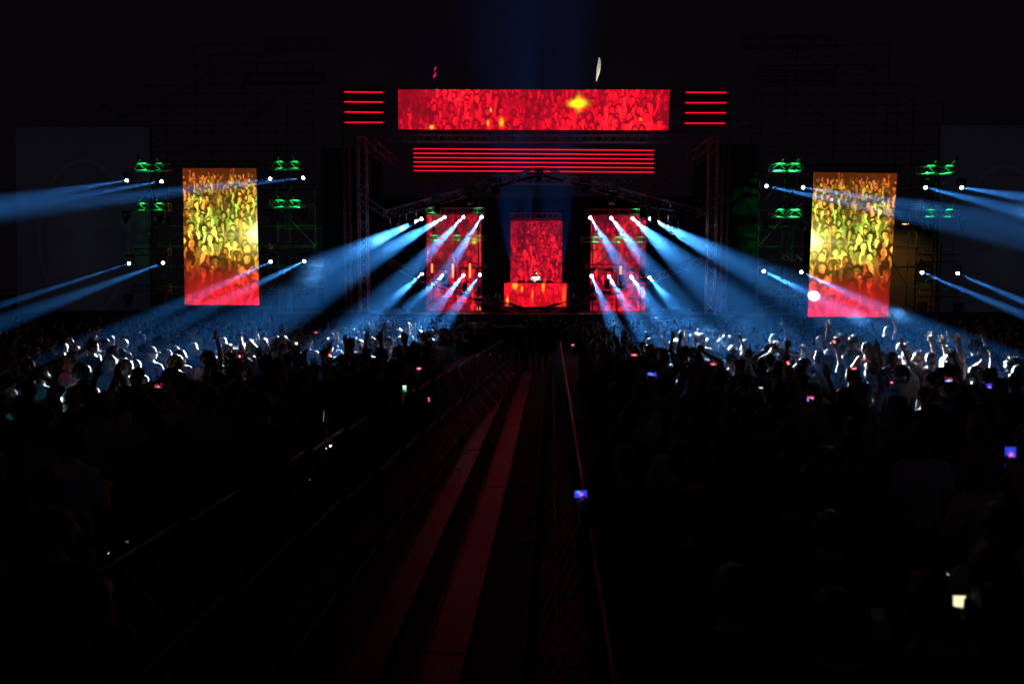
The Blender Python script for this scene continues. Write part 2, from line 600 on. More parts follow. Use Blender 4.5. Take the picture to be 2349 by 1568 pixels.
# ------------------------------------------------------------------ trusses, towers, scaffolds
truss(at(737, 257, 38.8), at(1722, 262, 38.8), .9, 1.0, 'long aluminium roof truss behind the red banner', r=.035)
truss(at(838, 317, 39.6), at(1640, 319, 39.6), .35, .35, 'slim aluminium truss across the stage just below the banner', r=.028)
truss(at(960, 411, 46), at(1520, 415, 46), .5, .5, 'rear lighting truss under the six red strips', r=.026)
truss(at(846, 330, 38.5), at(985, 440, 46), .5, .5, 'roof side truss receding over the left of the stage', r=.026)
truss(at(1634, 332, 38.5), at(1490, 440, 46), .5, .5, 'roof side truss receding over the right of the stage', r=.026)
for x, lb in ((833, 'left front roof tower of aluminium truss'), (1633, 'right front roof tower of aluminium truss')):
    p = at(x, 500, 37.4)
    truss((p.x, 37.4, 0), (p.x, 37.4, at(x, 316, 37.4).z), .42, .42, lb, up=Vector((0, 1, 0)), name='truss_tower', r=.03)
for x, lb in ((797, 'second truss tower at the far left of the stage'), (1662, 'second truss tower at the far right of the stage')):
    p = at(x, 500, 39.2)
    truss((p.x, 39.2, 0), (p.x, 39.2, at(x, 300, 39.2).z), .3, .3, lb, up=Vector((0, 1, 0)), name='truss_tower', r=.025, m=STEEL)
for x, lb in ((1012 - 30, 'rear truss tower behind the left inner screen'), (1475, 'rear truss tower behind the right inner screen')):
    p = at(x, 500, 45.5)
    truss((p.x, 45.5, 1.7), (p.x, 45.5, at(x, 420, 45.5).z), .3, .3, lb, up=Vector((0, 1, 0)), name='truss_tower', r=.024, m=STEEL)
PT = [('left', (886, 492), (1238, 394)), ('right', (1240, 394), (1606, 490))]
for nm, a, b in PT:
    truss(at(*a, 37.8), at(*b, 37.8), .38, .38, f'sloping {nm} half of the pitched lamp truss above the inner screens', r=.024)
truss(at(822, 448, 37.9), at(884, 491, 37.85), .3, .3, 'short truss joining the pitched truss to the left tower', r=.022)
truss(at(1608, 489, 37.85), at(1655, 452, 37.9), .3, .3, 'short truss joining the pitched truss to the right tower', r=.022)
truss(at(962, 637, 37.8), at(1222, 722, 37.8), .34, .34, 'left half of the low V shaped truss in front of the stage', r=.024)
truss(at(1224, 722, 37.8), at(1512, 634, 37.8), .34, .34, 'right half of the low V shaped truss in front of the stage', r=.024)
truss(at(895, 602, 37.85), at(960, 636, 37.8), .3, .3, 'short low truss running out to the left tower', r=.022)
truss(at(1514, 633, 37.8), at(1612, 596, 37.85), .3, .3, 'short low truss running out to the right tower', r=.022)
truss(at(1172, 496, 43.0), at(1288, 496, 43.0), .3, .3, 'short truss carrying the screen behind the DJ', r=.022)
truss(at(418, 378, 41.5), at(592, 378, 41.5), .35, .35, 'truss carrying the tall left video screen', r=.024, m=STEEL)
truss(at(1864, 386, 41.5), at(2060, 388, 41.5), .35, .35, 'truss carrying the tall right video screen', r=.024, m=STEEL)
for i, (x0, x1, y, s) in enumerate(((610, 762, 103, 'upper left'), (565, 745, 180, 'lower left'), (1702, 1905, 97, 'upper right'), (1735, 1912, 175, 'lower right'))):
    truss(at(x0, y, 43), at(x1, y, 43), .45, .55, f'{s} aluminium truss high on the scaffold roof', r=.024, m=STEEL)

# columns beside the big screens: short trusses, ladders, chains
COLS = {}
par_spots = []


def outer_column(key, xs, side, rows):
    Y = 40.2
    x0, x1 = xs
    for k, y in enumerate(rows):
        lb = f"{['green lit top', 'green lit second', 'dark third', 'dark lowest'][k]} lamp truss of the {side}"
        t = truss(at(x0, y, Y), at(x1, y, Y), .34, .36, lb, r=.03)
        if k < 2:
            par_spots.append((at(x0 + (x1 - x0) * .27, y + 2, Y), 1.2, side, k))
            par_spots.append((at(x0 + (x1 - x0) * .73, y + 2, Y), 1.2, side, k))
    lad = empty('truss_ladder', at((x0 + x1) / 2, 745, Y + .5), label=f'thin steel mast holding the lamp trusses of the {side}', cat='mast')
    for x in (x0 + (x1 - x0) * .42, x0 + (x1 - x0) * .62):
        p = at(x, 500, Y + .95)
        pipe('upright', (p.x, Y + .95, 0), (p.x, Y + .95, at(x, rows[0] - 14, Y + .95).z), .03, BLACK, lad)
    px = (at(x0 + (x1 - x0) * .42, 500, Y + .95).x, at(x0 + (x1 - x0) * .62, 500, Y + .95).x)
    for k in range(9):
        z = .8 + k * 1.0
        pipe('rung', (px[0], Y + .95, z), (px[1], Y + .95, z), .018, BLACK, lad)


outer_column('LL', (306, 389), 'column beside the left face screen', (384, 475, 578, 660))
outer_column('LR', (622, 697), 'column right of the tall left screen', (380, 468, 566, 657))
outer_column('RL', (1766, 1840), 'column left of the tall right screen', (385, 490, 592, 672))
outer_column('RR', (2106, 2196), 'column beside the right face screen', (390, 490, 592, 672))
for side, x0, x1, rows in (('left inner screen', 976, 1114, (483, 546, 610, 690)), ('right inner screen', 1343, 1487, (486, 550, 612, 692))):
    for k, y in enumerate(rows):
        truss(at(x0 - (10 if k == 1 else 0), y, 42.2), at(x1, y, 42.2), .27, .27, f"{['green lit top', 'green lit second', 'dark third', 'dark lowest'][k]} lamp truss in front of the {side}", r=.022)
        if k < 2:
            for q in ((.14, .5, .86) if k else (.12, .88) if 'left' in side else (.8,)):
                par_spots.append((at(x0 + (x1 - x0) * q, y + 1, 42.2), .9, side, k))
    for fx in (.12, .5, .88):
        x = at(x0 + (x1 - x0) * fx, 550, 42.45).x
        o = pipe('hanger_pole', (x, 42.45, 1.7), (x, 42.45, at(x0, 478, 42.45).z), .035, DARKSTEEL)
        tag(o, f"{ {.12: 'left', .5: 'middle', .88: 'right'}[fx]} upright pole behind the trusses of the {side}", 'pole')

# scaffolding
def scaffold(label, xs, tops, rows, Y0, diag, group=None):
    """xs: pixel columns; tops: pixel height of each; rows: pixel heights of ledgers"""
    root = empty('scaffold_tower', (at(xs[0], 664, Y0).x, Y0, 0), label=label, cat='scaffold')
    X = [at(x, 664, Y0).x for x in xs]
    for dy in (0, 2.0):
        for x, t in zip(X, tops):
            zt = at(xs[0], t, Y0).z
            pipe('standard', (x, Y0 + dy, 0), (x, Y0 + dy, zt), .03, STEEL, root)
        for y in rows:
            z = at(xs[0], y, Y0).z
            live = [i for i, t in enumerate(tops) if t <= y + 3]
            for i, j in zip(live, live[1:]):
                pipe('ledger', (X[i], Y0 + dy, z), (X[j], Y0 + dy, z), .027, STEEL, root)
                if dy == 0 and i == live[0]:
                    pipe('transom', (X[i], Y0, z), (X[i], Y0 + 2, z), .027, STEEL, root)
    for i, y in diag:
        z0, z1 = at(xs[0], y[0], Y0).z, at(xs[0], y[1], Y0).z
        pipe('brace', (X[i[0]], Y0 - .06, z0), (X[i[1]], Y0 - .06, z1), .024, STEEL, root)
    return root


rws = (107, 152, 198, 244, 290, 336, 382, 428, 474, 520, 566, 612, 658, 704)
dl = [((0, 2), (290, 198)), ((1, 3), (290, 152)), ((0, 2), (382, 290)), ((2, 4), (382, 244)), ((3, 5), (290, 160)), ((2, 3), (198, 107)), ((3, 4), (198, 107)), ((1, 2), (430, 382)), ((2, 1), (520, 566)),
      ((4, 5), (474, 382)), ((5, 4), (566, 474)), ((4, 5), (658, 566)), ((1, 2), (520, 474)), ((1, 2), (658, 566)), ((0, 1), (245, 198)), ((3, 5), (382, 290)), ((1, 3), (382, 290))]
scaffold('tall stepped scaffold structure around the tall left screen', (246, 354, 461, 570, 640, 726), (244, 196, 107, 107, 107, 152), rws, 43.5, dl)
dr = [((5, 3), (290, 198)), ((4, 2), (290, 152)), ((5, 3), (382, 290)), ((3, 1), (382, 244)), ((2, 0), (290, 160)), ((3, 2), (198, 107)), ((2, 1), (198, 107)), ((4, 3), (430, 382)), ((0, 1), (474, 382)),
      ((0, 1), (566, 474)), ((0, 1), (658, 566)), ((4, 3), (520, 474)), ((4, 3), (658, 566)), ((5, 4), (245, 198)), ((2, 0), (382, 290)), ((4, 2), (382, 290)), ((4, 5), (704, 612)), ((5, 4), (612, 520))]
scaffold('tall stepped scaffold structure around the tall right screen', (1737, 1815, 1901, 2022, 2080, 2147), (140, 95, 95, 95, 198, 244), rws, 43.5, dr)

# low site fences under the outer screens
def site_fence(label, x0, x1, Y, h, n, m):
    a, b = at(x0, 700, Y).x, at(x1, 700, Y).x
    root = empty('site_fence', ((a + b) / 2, Y, 0), label=label, cat='fence')
    for k in range(n):
        w = (b - a) / n
        cuboid('panel', (a + w * (k + .5), Y, h / 2), (w - .05, .04, h), m, root)
    for k in range(n + 1):
        pipe('post', (a + (b - a) * k / n, Y - .05, 0), (a + (b - a) * k / n, Y - .05, h + .06), .035, STEEL, root)


FEN = mat('fence_sheet', (.16, .16, .18), .7, var=.2, scale=2)
site_fence('dark sheet fence below the left face screen', -60, 400, 39.5, 1.55, 5, FEN)
site_fence('dark sheet fence below the right face screen', 2060, 2420, 39.5, 1.75, 4, FEN)

# pale board and lattice under the right screen
pb = empty('screen_base', at(1950, 750, 41.6), label='pale board behind the lattice base of the tall right screen', cat='base')
a, b = at(1888, 728, 41.6), at(2012, 748, 41.6)
cuboid('board', (a + b) / 2, (b.x - a.x, .05, a.z - b.z), mat('pale_board', (.62, .62, .66), .6, var=.1), pb)
for i in range(4):
    x = a.x + (b.x - a.x) * i / 4
    w = (b.x - a.x) / 4
    pipe('brace', (x, 41.45, b.z), (x + w, 41.45, a.z) if i % 2 == 0 else (x + w, 41.45, b.z), .035, STEEL, pb)
    if i % 2:
        pipe('brace', (x, 41.45, a.z), (x + w, 41.45, b.z), .035, STEEL, pb)
pipe('rail', (a.x - .8, 41.4, b.z), (b.x + .5, 41.4, b.z), .03, STEEL, pb)

# street lamp and wall far behind the right screen
lp = at(2077, 514, 60)
sl = empty('street_lamp', (lp.x + .9, 60, 0), label='lit orange street lamp far behind the right scaffold', cat='street lamp')
pipe('post', (lp.x + .9, 60, 0), (lp.x + .9, 60, lp.z + .1), .08, DARKSTEEL, sl)
pipe('arm', (lp.x + .9, 60, lp.z + .1), (lp.x + .2, 60, lp.z + .12), .05, DARKSTEEL, sl)
hd = MB().box((0, 0, 0), (.75, .3, .14), bev=.05).build('head', DARKSTEEL, sl, Vector((lp.x, 60, lp.z + .1)) - sl.location)
MB().ball((0, 0, -.06), .14, (1.9, .8, .5)).build('bulb', mat('sodium_bulb', (1, .6, .2), .4, emit=(1, .36, .07), es=5), hd, smooth=True)
l = bpy.data.lights.new('street_lamp_light', 'SPOT')
l.energy = 170
l.color = (1, .42, .10)
l.spot_size = math.radians(140)
l.spot_blend = .8
l.shadow_soft_size = .15
lo = bpy.data.objects.new('street_lamp_light', l)
C.objects.link(lo)
lo.location = (lp.x, 60, lp.z - .12)
lo.rotation_euler = (math.radians(25), 0, 0)
BW = mat('plaster_wall', (.32, .27, .22), .85, var=.3, scale=.8, bump=.3)
hb = empty('far_building', (lp.x + 1, 64, 0), label='plain building wall glowing orange behind the right scaffold', cat='building')
cuboid('wall', (lp.x + 2.5, 65, 4.0), (16, 3, 8), BW, hb)
for i in range(4):
    w_ = cuboid('window', (lp.x - 3.2 + i * 3.2, 63.47, 4.3), (1.1, .06, 1.6), DIMLENS, hb)
cuboid('cornice', (lp.x + 2.5, 63.45, 8.05), (16.3, .35, .25), BW, hb)
wl = at(2207, 773, 34)
w1 = MB().ball((0, 0, 0), .035, (1, 1, 1)).build('work_light', mat('white_led', (1, 1, 1), .3, emit=(1, .95, .85), es=12), None, wl, smooth=True)
tag(w1, 'tiny white lamp shining at the foot of the right fence', 'lamp')
pp = pipe('lamp_post', (0, 0, 0), (0, 0, 1), .015, DARKSTEEL)
bpy.data.objects.remove(pp)
pipe('stand', (wl.x, wl.y, 0), (wl.x, wl.y, wl.z - .03), .015, DARKSTEEL).parent = None
bpy.data.objects['stand'].parent = w1
bpy.data.objects['stand'].location = (0, 0, -wl.z / 2 - .02)

# ------------------------------------------------------------------ moving heads and their beams
_base = MB().box((0, 0, 0), (.40, .26, .15), bev=.02).mesh('base', BLACK)
_plate = MB().box((0, -.135, 0), (.30, .012, .10), bev=.003).mesh('front_plate', mat('grey_plate', (.30, .30, .33), .5))
_yoke = MB().box((-.185, 0, -.13), (.035, .10, .32), bev=.01).box((.185, 0, -.13), (.035, .10, .32), bev=.01).box((0, 0, .03), (.405, .12, .05), bev=.01).mesh('yoke', BLACK)
_head = MB().tube((0, 0, .20), (0, 0, -.02), .118, .135, n=18).tube((0, 0, -.02), (0, 0, -.20), .135, .085, n=18).mesh('head', BLACK, True)
_ring = MB().tube((0, 0, .20), (0, 0, .225), .122, .118, n=18).mesh('bezel', DARKSTEEL, True)
_lens = MB().ball((0, 0, .205), .105, (1, 1, .3)).mesh('lens', None, True)
_lens.materials.append(LENS)
_lens2 = MB().ball((0, 0, .205), .105, (1, 1, .3)).mesh('lens', DIMLENS, True)
BEAMCOL = (.80, .92, 1.0)
LAMPS = []
BEAMS = []


def spot(name, loc, d, cone, power, col, blend=1.0, soft=.045):
    l = bpy.data.lights.new(name, 'SPOT')
    l.energy = power
    l.color = col
    l.spot_size = math.radians(cone)
    l.spot_blend = blend
    l.shadow_soft_size = soft
    o = bpy.data.objects.new(name, l)
    C.objects.link(o)
    o.location = loc
    o.rotation_euler = d.to_track_quat('-Z', 'Y').to_euler()
    return o


def moving_head(px, py, Y, target, label, power=0, cone=4, group='moving head lamps on the trusses', sc_=1.0, col=None):
    S = at(px, py, Y)
    d = (at(*target) - S).normalized() if target else Vector((random.uniform(-.2, .2), -.35, -1)).normalized()
    piv = S - d * .21 * sc_ if target else S
    root = empty('moving_head_lamp', piv + Vector((0, 0, .30 * sc_)), label=label, cat='stage lamp', group=group)
    root.scale = (sc_,) * 3
    bo = link('base', _base, None, root, (0, 0, .06))
    link('front_plate', _plate, None, bo)
    link('yoke', _yoke, None, root, (0, 0, -.04))
    h = link('head', _head, None, root, (0, 0, -.30))
    h.rotation_mode = 'QUATERNION'
    h.rotation_quaternion = d.to_track_quat('Z', 'Y')
    link('bezel', _ring, None, h)
    link('lens', _lens if power else _lens2, None, h)
    if power:
        BEAMS.append((S, d))
        spot('lamp_beam', S + d * (.10 * sc_), d, cone, power * BEAM, col or BEAMCOL)
    LAMPS.append(root)
    return root


random.seed(3)
ORD = ('first', 'second', 'third', 'fourth')
IP, IPL = 1600000, 1700000
inner = [
    ('upper row left of the DJ', IP, 41.6, [(967, 502, 452, 750, 750, 16.7, 3.8), (1020, 498, 548, 770, 796, 15.2, 3.6), (1063, 498, 801, 770, 786, 17, 3.4), (1105, 498, 930, 770, 776, 19.5, 3.2)]),
    ('upper row right of the DJ', IP, 41.6, [(1354, 499, 1527, 770, 780, 18, 3.2), (1402, 500, 1611, 770, 786, 17, 3.3), (1451, 501, 1751, 770, 794, 15.5, 3.8), (1491, 501, 2006, 770, 796, 15.3, 3.6)]),
    ('lower row left of the DJ', IPL, 41.6, [(968, 629, 798, 770, 776, 19, 2.8), (1017, 631, 860, 770, 774, 19.5, 2.8), (1063, 631, 951, 770, 770, 21, 2.6), (1101, 630, 1000, 770, 768, 22, 2.4)]),
    ('lower row right of the DJ', IPL, 41.6, [(1357, 633, 1418, 770, 768, 22, 2.4), (1397, 634, 1478, 770, 770, 21, 2.5), (1448, 635, 1550, 770, 778, 18.8, 2.9), (1490, 636, 1610, 770, 780, 18.3, 3.0)])]
for nm, P, Y, rows in inner:
    for i, (x, y, tx, ty, ey, tY, cone) in enumerate(rows):
        ex = x + (tx - x) * (ey - y) / (ty - y)            # the same line in the picture, carried on to head height in the lit crowd
        moving_head(x, y, Y, (ex, ey, tY), f'lit lamp, {ORD[i]} from left in the {nm}', P, cone * (.97 if i < 2 and 'upper row left' in nm or i > 1 and 'upper row right' in nm else .80))
OP = 900000
outer = [
    ('column beside the left face screen', [(291, 414, -300, 512, 15), (371, 416, -300, 530, 15)], [(296, 604, -200, 765, 24), (374, 603, 0, 741, 20)]),
    ('column right of the tall left screen', [(620, 410, -300, 520, 15), (696, 408, -250, 519, 15)], [(621, 600, 270, 765, 18), (698, 599, 350, 768, 18)]),
    ('column left of the tall right screen', [(1758, 427, 2500, 579, 15), (1842, 430, 2550, 543, 15)], [(1752, 622, 2070, 778, 18), (1838, 624, 2200, 789, 17)]),
    ('column beside the right face screen', [(2123, 430, 2550, 537, 17), (2206, 430, 2600, 493, 17)], [(2115, 625, 2500, 785, 23), (2197, 627, 2560, 782, 23)])]
for nm, up_, low in outer:
    rt = 'right' in nm.split('the ')[-1]
    for row, rn in ((up_, 'upper'), (low, 'lower')):
        for i, (x, y, tx, ty, tY) in enumerate(row):
            moving_head(x, y, 40.0, (tx, ty, tY), f"{rn} lit lamp, {('left', 'right')[i]} one on the {nm}", OP * (1.7 if rt else 1.0), 1.75)
    for k, yy in ((0, 88), (1, 88)):
        for i in (0, 1):
            x = (up_, low)[k][i][0]
            y = (up_, low)[k][i][1] + yy
            moving_head(x, y, 40.0, None, f"unlit lamp, {('second', 'bottom')[k]} row, {('left', 'right')[i]} one on the {nm}", 0)
# blue uplights behind the DJ
for i, (x, tx, c, P) in enumerate(((1176, 1150, 24, 16000), (1212, 1200, 15, 22000), (1262, 1262, 22, 14000), (1288, 1312, 17, 16000))):
    S = at(x, 650, 44.1)
    root = empty('uplight', S - Vector((0, 0, .2)), label=f'{ORD[i]} blue uplight from left behind the DJ screen', cat='stage lamp', group='blue uplights behind the DJ screen')
    d = (at(tx, 20, 42.9) - S).normalized()
    link('base', _base, None, root, (0, 0, -.1))
    h = link('head', _head, None, root, (0, 0, .1))
    link('lens', _lens2, None, h)
    h.rotation_mode = 'QUATERNION'
    h.rotation_quaternion = d.to_track_quat('Z', 'Y')
    spot('uplight_beam', S + d * .25, d, c, P * 2.3 * BEAM, (.35, .60, 1.0), blend=1.0)
    pipe('stand', (S.x, S.y, 1.7), (S.x, S.y, S.z - .35), .04, DARKSTEEL, root)
# dark wash heads hanging from the pitched truss and standing on the V truss
wash = [((905, 511), 'pitched truss near its left end'), ((934, 503), 'left slope above the left inner screen'), ((1004, 476), 'middle of the left slope'), ((1078, 452), 'left slope of the pitched truss'),
        ((1138, 434), 'left slope near the peak'), ((1536, 516), 'pitched truss near its right end'), ((1500, 498), 'right slope above the right inner screen'), ((1475, 487), 'middle of the right slope'),
        ((1404, 452), 'right slope of the pitched truss'), ((1342, 434), 'right slope near the peak')]
def clear_of_beams(x, y, Y, r):
    for o in (0, 9, -9, 18, -18, 27, -27, 36, -36, 45, -45, 54, -54):
        p = at(x + o, y, Y)
        if all(((p - S) - d * (p - S).dot(d)).length > r + (p - S).dot(d) * .03 for S, d in BEAMS):
            return o
    return None


for (x, y), w in wash:
    o_ = clear_of_beams(x, y, 37.6, .26)
    if o_ is None:
        continue
    x, y = x + o_, y - o_ * .27 * (1 if x < 1240 else -1)
    moving_head(x, y + 2, 37.6, None, f'dark unlit lamp hanging from the {w}', 0, sc_=1.35, group='dark lamps on the pitched truss')
low = [((1012, 641), 'left arm near its outer end'), ((1066, 665), 'left arm halfway down'), ((1098, 676), 'left arm toward the middle'), ((1140, 690), 'left arm beside the DJ desk'),
       ((1310, 688), 'right arm beside the DJ desk'), ((1358, 672), 'right arm toward the middle'), ((1392, 660), 'right arm halfway up'), ((1415, 650), 'right arm behind the beams'), ((1466, 634), 'right arm near its outer end')]
for (x, y), w in low:
    o_ = clear_of_beams(x, y, 37.9, .24)
    if o_ is None:
        continue
    x, y = x + o_, y + o_ * .33 * (1 if x < 1240 else -1)
    o = moving_head(x, y, 37.9, None, f'dark lamp standing on the V truss, {w}', 0, sc_=1.05, group='dark lamps on the V truss')
    o.rotation_euler = (PI, 0, 0)
    o.location.z -= .5
# blinder bars along the pitched and V trusses
_bar = MB().box((0, 0, 0), (1.0, .09, .13), bev=.015).mesh('housing', BLACK)
_bul = MB().tube((0, -.05, 0), (0, -.028, 0), .042, .05, n=12).mesh('lamp', DIMLENS, True)
bl = []
for nm, a, b in (('left slope', (886, 492), (1238, 394)), ('right slope', (1606, 490), (1240, 394)), ('left V arm', (962, 637), (1222, 722)), ('right V arm', (1512, 634), (1224, 722))):
    n = 6 if 'slope' in nm else 4
    for k in range(n):
        t = (k + .5) / n
        p = at(a[0] + (b[0] - a[0]) * t, a[1] + (b[1] - a[1]) * t + 8 * (1 if 'slope' in nm else -1), 37.5)
        if any(((p - S) - d * (p - S).dot(d)).length < .45 + (p - S).dot(d) * .03 for S, d in BEAMS):
            continue
        root = empty('blinder_bar', p, label=f"black four bulb blinder bar, {('first', 'second', 'third', 'fourth', 'fifth', 'sixth')[k]} from outside on the {nm}", cat='stage lamp', group='blinder bars on the trusses')
        ang = math.atan2(at(*b, 37.5).z - at(*a, 37.5).z, at(*b, 37.5).x - at(*a, 37.5).x)
        root.rotation_euler = (0, -ang, 0)
        link('housing', _bar, None, root)
        for j in range(4):
            link('lamp', _bul, None, root, (-.36 + .24 * j, 0, 0))
# one white profile lamp on the peak of the pitched truss lights the DJ
moving_head(1236, 416, 37.6, (1229, 634, 40.0), 'white lamp at the peak of the pitched truss aimed at the DJ', 5200, 7, col=(.95, 1, .9))
# two lamps added on top of the banner to brighten the paper streamers
moving_head(1366, 199, 37.4, (1371, 160, 38.6), 'added small white lamp standing on the right half of the banner', 260, 50, sc_=.5, col=(1, 1, .78), group='added lamps on the banner')
moving_head(1000, 199, 37.4, (997, 169, 38.6), 'added small pink lamp standing on the left half of the banner', 260, 50, sc_=.5, col=(1, .1, .5), group='added lamps on the banner')
# red strobe tubes in front of the inner screens
for x, y0, y1, w in ((991, 605, 625, 'first from left, short'), (1039, 604.5, 637, 'second from left'), (1078, 604.5, 637, 'third from left'), (1424, 610, 637, 'alone right of the DJ')):
    a, b = at(x, y0, 41.4), at(x, y1, 41.4)
    root = empty('strobe_tube', b, label=f'glowing red orange strobe tube, {w}', cat='strobe', group='red strobe tubes on the inner trusses')
    pipe('tube', a, b, .05, TUBE, root, n=12)
    cuboid('holder', (a + b) / 2 + Vector((0, .09, 0)), (.14, .05, (a - b).length + .1), BLACK, root)
# small par cans, added to supply the green light on the trusses
for i, (p, w, side, k) in enumerate(par_spots):
    n_ = sum(1 for q in par_spots[:i] if q[2:] == (side, k))
    q = p + Vector((.12, -.62, .46))
    root = empty('added_par_can', q, label=f"added green par can, {ORD[n_]} on {('top', 'second')[k]} truss, {side}", cat='stage lamp', group='added green par cans')
    d = (p - q).normalized()
    MB().tube(-d * .14, d * .05, .05, .075, n=12, caps=False).tube(-d * .141, -d * .14, .05, .05, n=12).build('can', BLACK, root, smooth=True)
    pipe('bracket', q, p + Vector((0, 0, .15)), .014, DARKSTEEL, root)
    spot('added_par_beam', q + d * .06, d, random.uniform(44, 66) if w > 1 else 54, random.uniform(.5, 1.5) * 70 * (1.9 if w > 1 else 1), (.02, 1, .16), blend=.5, soft=.03)

# ------------------------------------------------------------------ aisle: metal planks, barriers, litter
def plank_material():
    m = bpy.data.materials.new('perforated_plank')
    m.use_nodes = True
    nt = m.node_tree
    b = nt.nodes['Principled BSDF']
    b.inputs['Metallic'].default_value = .3
    b.inputs['Roughness'].default_value = .42
    tc = nt.nodes.new('ShaderNodeTexCoord')
    vo = nt.nodes.new('ShaderNodeTexVoronoi')
    vo.voronoi_dimensions = '2D'
    vo.inputs['Scale'].default_value = 26
    vo.inputs['Randomness'].default_value = 0
    nt.links.new(tc.outputs['Object'], vo.inputs['Vector'])
    lt = nt.nodes.new('ShaderNodeMath')
    lt.operation = 'LESS_THAN'
    lt.inputs[1].default_value = .28
    nt.links.new(vo.outputs['Distance'], lt.inputs[0])
    mx = nt.nodes.new('ShaderNodeMix')
    mx.data_type = 'RGBA'
    ns = nt.nodes.new('ShaderNodeTexNoise')
    ns.inputs['Scale'].default_value = 5
    ns.inputs['Detail'].default_value = 6
    nt.links.new(tc.outputs['Object'], ns.inputs['Vector'])
    cr = nt.nodes.new('ShaderNodeValToRGB')
    cr.color_ramp.elements[0].color = (.045, .044, .048, 1)
    cr.color_ramp.elements[1].color = (.10, .10, .14, 1)
    cr.color_ramp.elements[0].position = .35
    cr.color_ramp.elements[1].position = .7
    nt.links.new(ns.outputs['Fac'], cr.inputs[0])
    nt.links.new(lt.outputs[0], mx.inputs['Factor'])
    nt.links.new(cr.outputs[0], mx.inputs['A'])
    mx.inputs['B'].default_value = (.01, .01, .01, 1)
    nt.links.new(mx.outputs['Result'], b.inputs['Base Color'])
    return m


PLK = plank_material()
random.seed(11)
for row, (x0, x1) in (('left', (-1.56, -1.25)), ('right', (-.99, -.65))):
    y = 3.2
    k = 0
    while y < 25:
        L = 2.5
        w = x1 - x0
        pm = MB().box((0, 0, .045), (w, L - .02, .012))
        for s in (-1, 1):
            pm.box((s * (w / 2 - .006), 0, .062), (.012, L - .02, .05))
        o = pm.build('walkway_plank', PLK, None, ((x0 + x1) / 2 + random.uniform(-.008, .008), y + L / 2, random.uniform(0, .006)))
        o.rotation_euler = (0, 0, random.uniform(-.004, .004))
        num = ('first', 'second', 'third', 'fourth', 'fifth', 'sixth', 'seventh', 'eighth', 'ninth')[k]
        tag(o, f'perforated metal plank, {num} from the camera in the {row} aisle track', 'plank', 'perforated planks along the aisle')
        rib = MB()
        for j in range(5):
            rib.box(((-.4 + .2 * j) * w, 0, .0545), (.012, L - .1, .009))
        rib.build('rib', PLK, o)
        y += L
        k += 1

# crowd barriers: upright grille on the crowd side, braces sloping down to the aisle
def barrier(X, Y0, L, side, label, group, lean):
    """side -1: crowd at lower x; lean: how far the foot stands into the aisle"""
    root = empty('crowd_barrier', (X, Y0, 0), label=label, cat='barrier', group=group)
    y0, y1 = Y0 + .02, Y0 + L - .02
    f = X - side * lean
    pipe('top_rail', (X, y0, 1.1), (X, y1, 1.1), .024, BLACK, root)
    pipe('base_rail', (f, y0, .03), (f, y1, .03), .02, DARKSTEEL, root)
    pipe('middle_rail', (X - side * lean * .5, y0, .56), (X - side * lean * .5, y1, .56), .014, STEEL, root)
    n = 4
    for k in range(n):
        y = y0 + (y1 - y0) * (k + .5) / n
        pipe('bar', (X, y, 1.09), (f, y, .04), .013, STEEL, root)
    for y in (y0, y1):
        pipe('end_post', (X, y, 1.1), (X, y, 0.02), .02, STEEL, root)
    cuboid('foot_plate', (X - side * lean * .4, Y0 + L / 2, .012), (lean * .8, L - .05, .012), DARKSTEEL, root)
    return root


nums = ('first', 'second', 'third', 'fourth', 'fifth', 'sixth', 'seventh', 'eighth', 'ninth', 'tenth', 'eleventh', 'twelfth', 'thirteenth', 'fourteenth', 'fifteenth', 'sixteenth', 'seventeenth', 'eighteenth', 'nineteenth', 'twentieth')
for k in range(18):
    y = 3.0 + 1.3 * k
    barrier(-2.86 + .0545 * (y - 4.9), y, 1.3, -1, f'metal crowd barrier, {nums[k]} from the camera along the left of the aisle', 'barriers left of the aisle', .80)
    barrier(.30, y, 1.3, 1, f'metal crowd barrier, {nums[k]} from the camera along the right of the aisle', 'barriers right of the aisle', .50)

# litter in the aisle
CUP = mat('clear_plastic', (.55, .6, .65), .15, 0)
_cup = MB().tube((0, 0, 0), (0, 0, .11), .03, .04, n=12, caps=False).tube((0, 0, 0), (0, 0, .003), .03, n=12)
_cup = _cup.mesh('plastic_cup', CUP, True)
_bot = MB().path([(0, 0, 0), (0, 0, .01), (0, 0, .15), (0, 0, .18), (0, 0, .2), (0, 0, .215)], [.02, .032, .032, .014, .013, .013]).mesh('plastic_bottle', CUP, True)
lit = [(1203, 1105, 0), (1090, 987, 0), (1125, 1013, 1), (1072, 1040, 0), (1210, 1010, 1), (1151, 962, 0), (1047, 1075, 1), (1174, 930, 0), (1262, 1100, 1), (1228, 1180, 0), (1032, 1180, 0), (1192, 1240, 1), (1066, 1018, 0), (1180, 1026, 0), (1258, 1215, 1), (1143, 940, 1)]
for k, (x, y, t) in enumerate(lit):
    p = at_z(x, y, .045)
    o = link(('plastic_cup', 'plastic_bottle')[t], (_cup, _bot)[t], None, None, p)
    o.rotation_euler = (PI / 2, 0, random.uniform(0, 6))
    rank = sorted([(q[1], q[0]) for q in lit if q[2] == t], reverse=True).index((y, x))
    tag(o, f"clear plastic {('cup', 'bottle')[t]} on the aisle floor, {nums[rank]} one from the camera", 'litter', f"plastic {('cups', 'bottles')[t]} on the aisle floor")

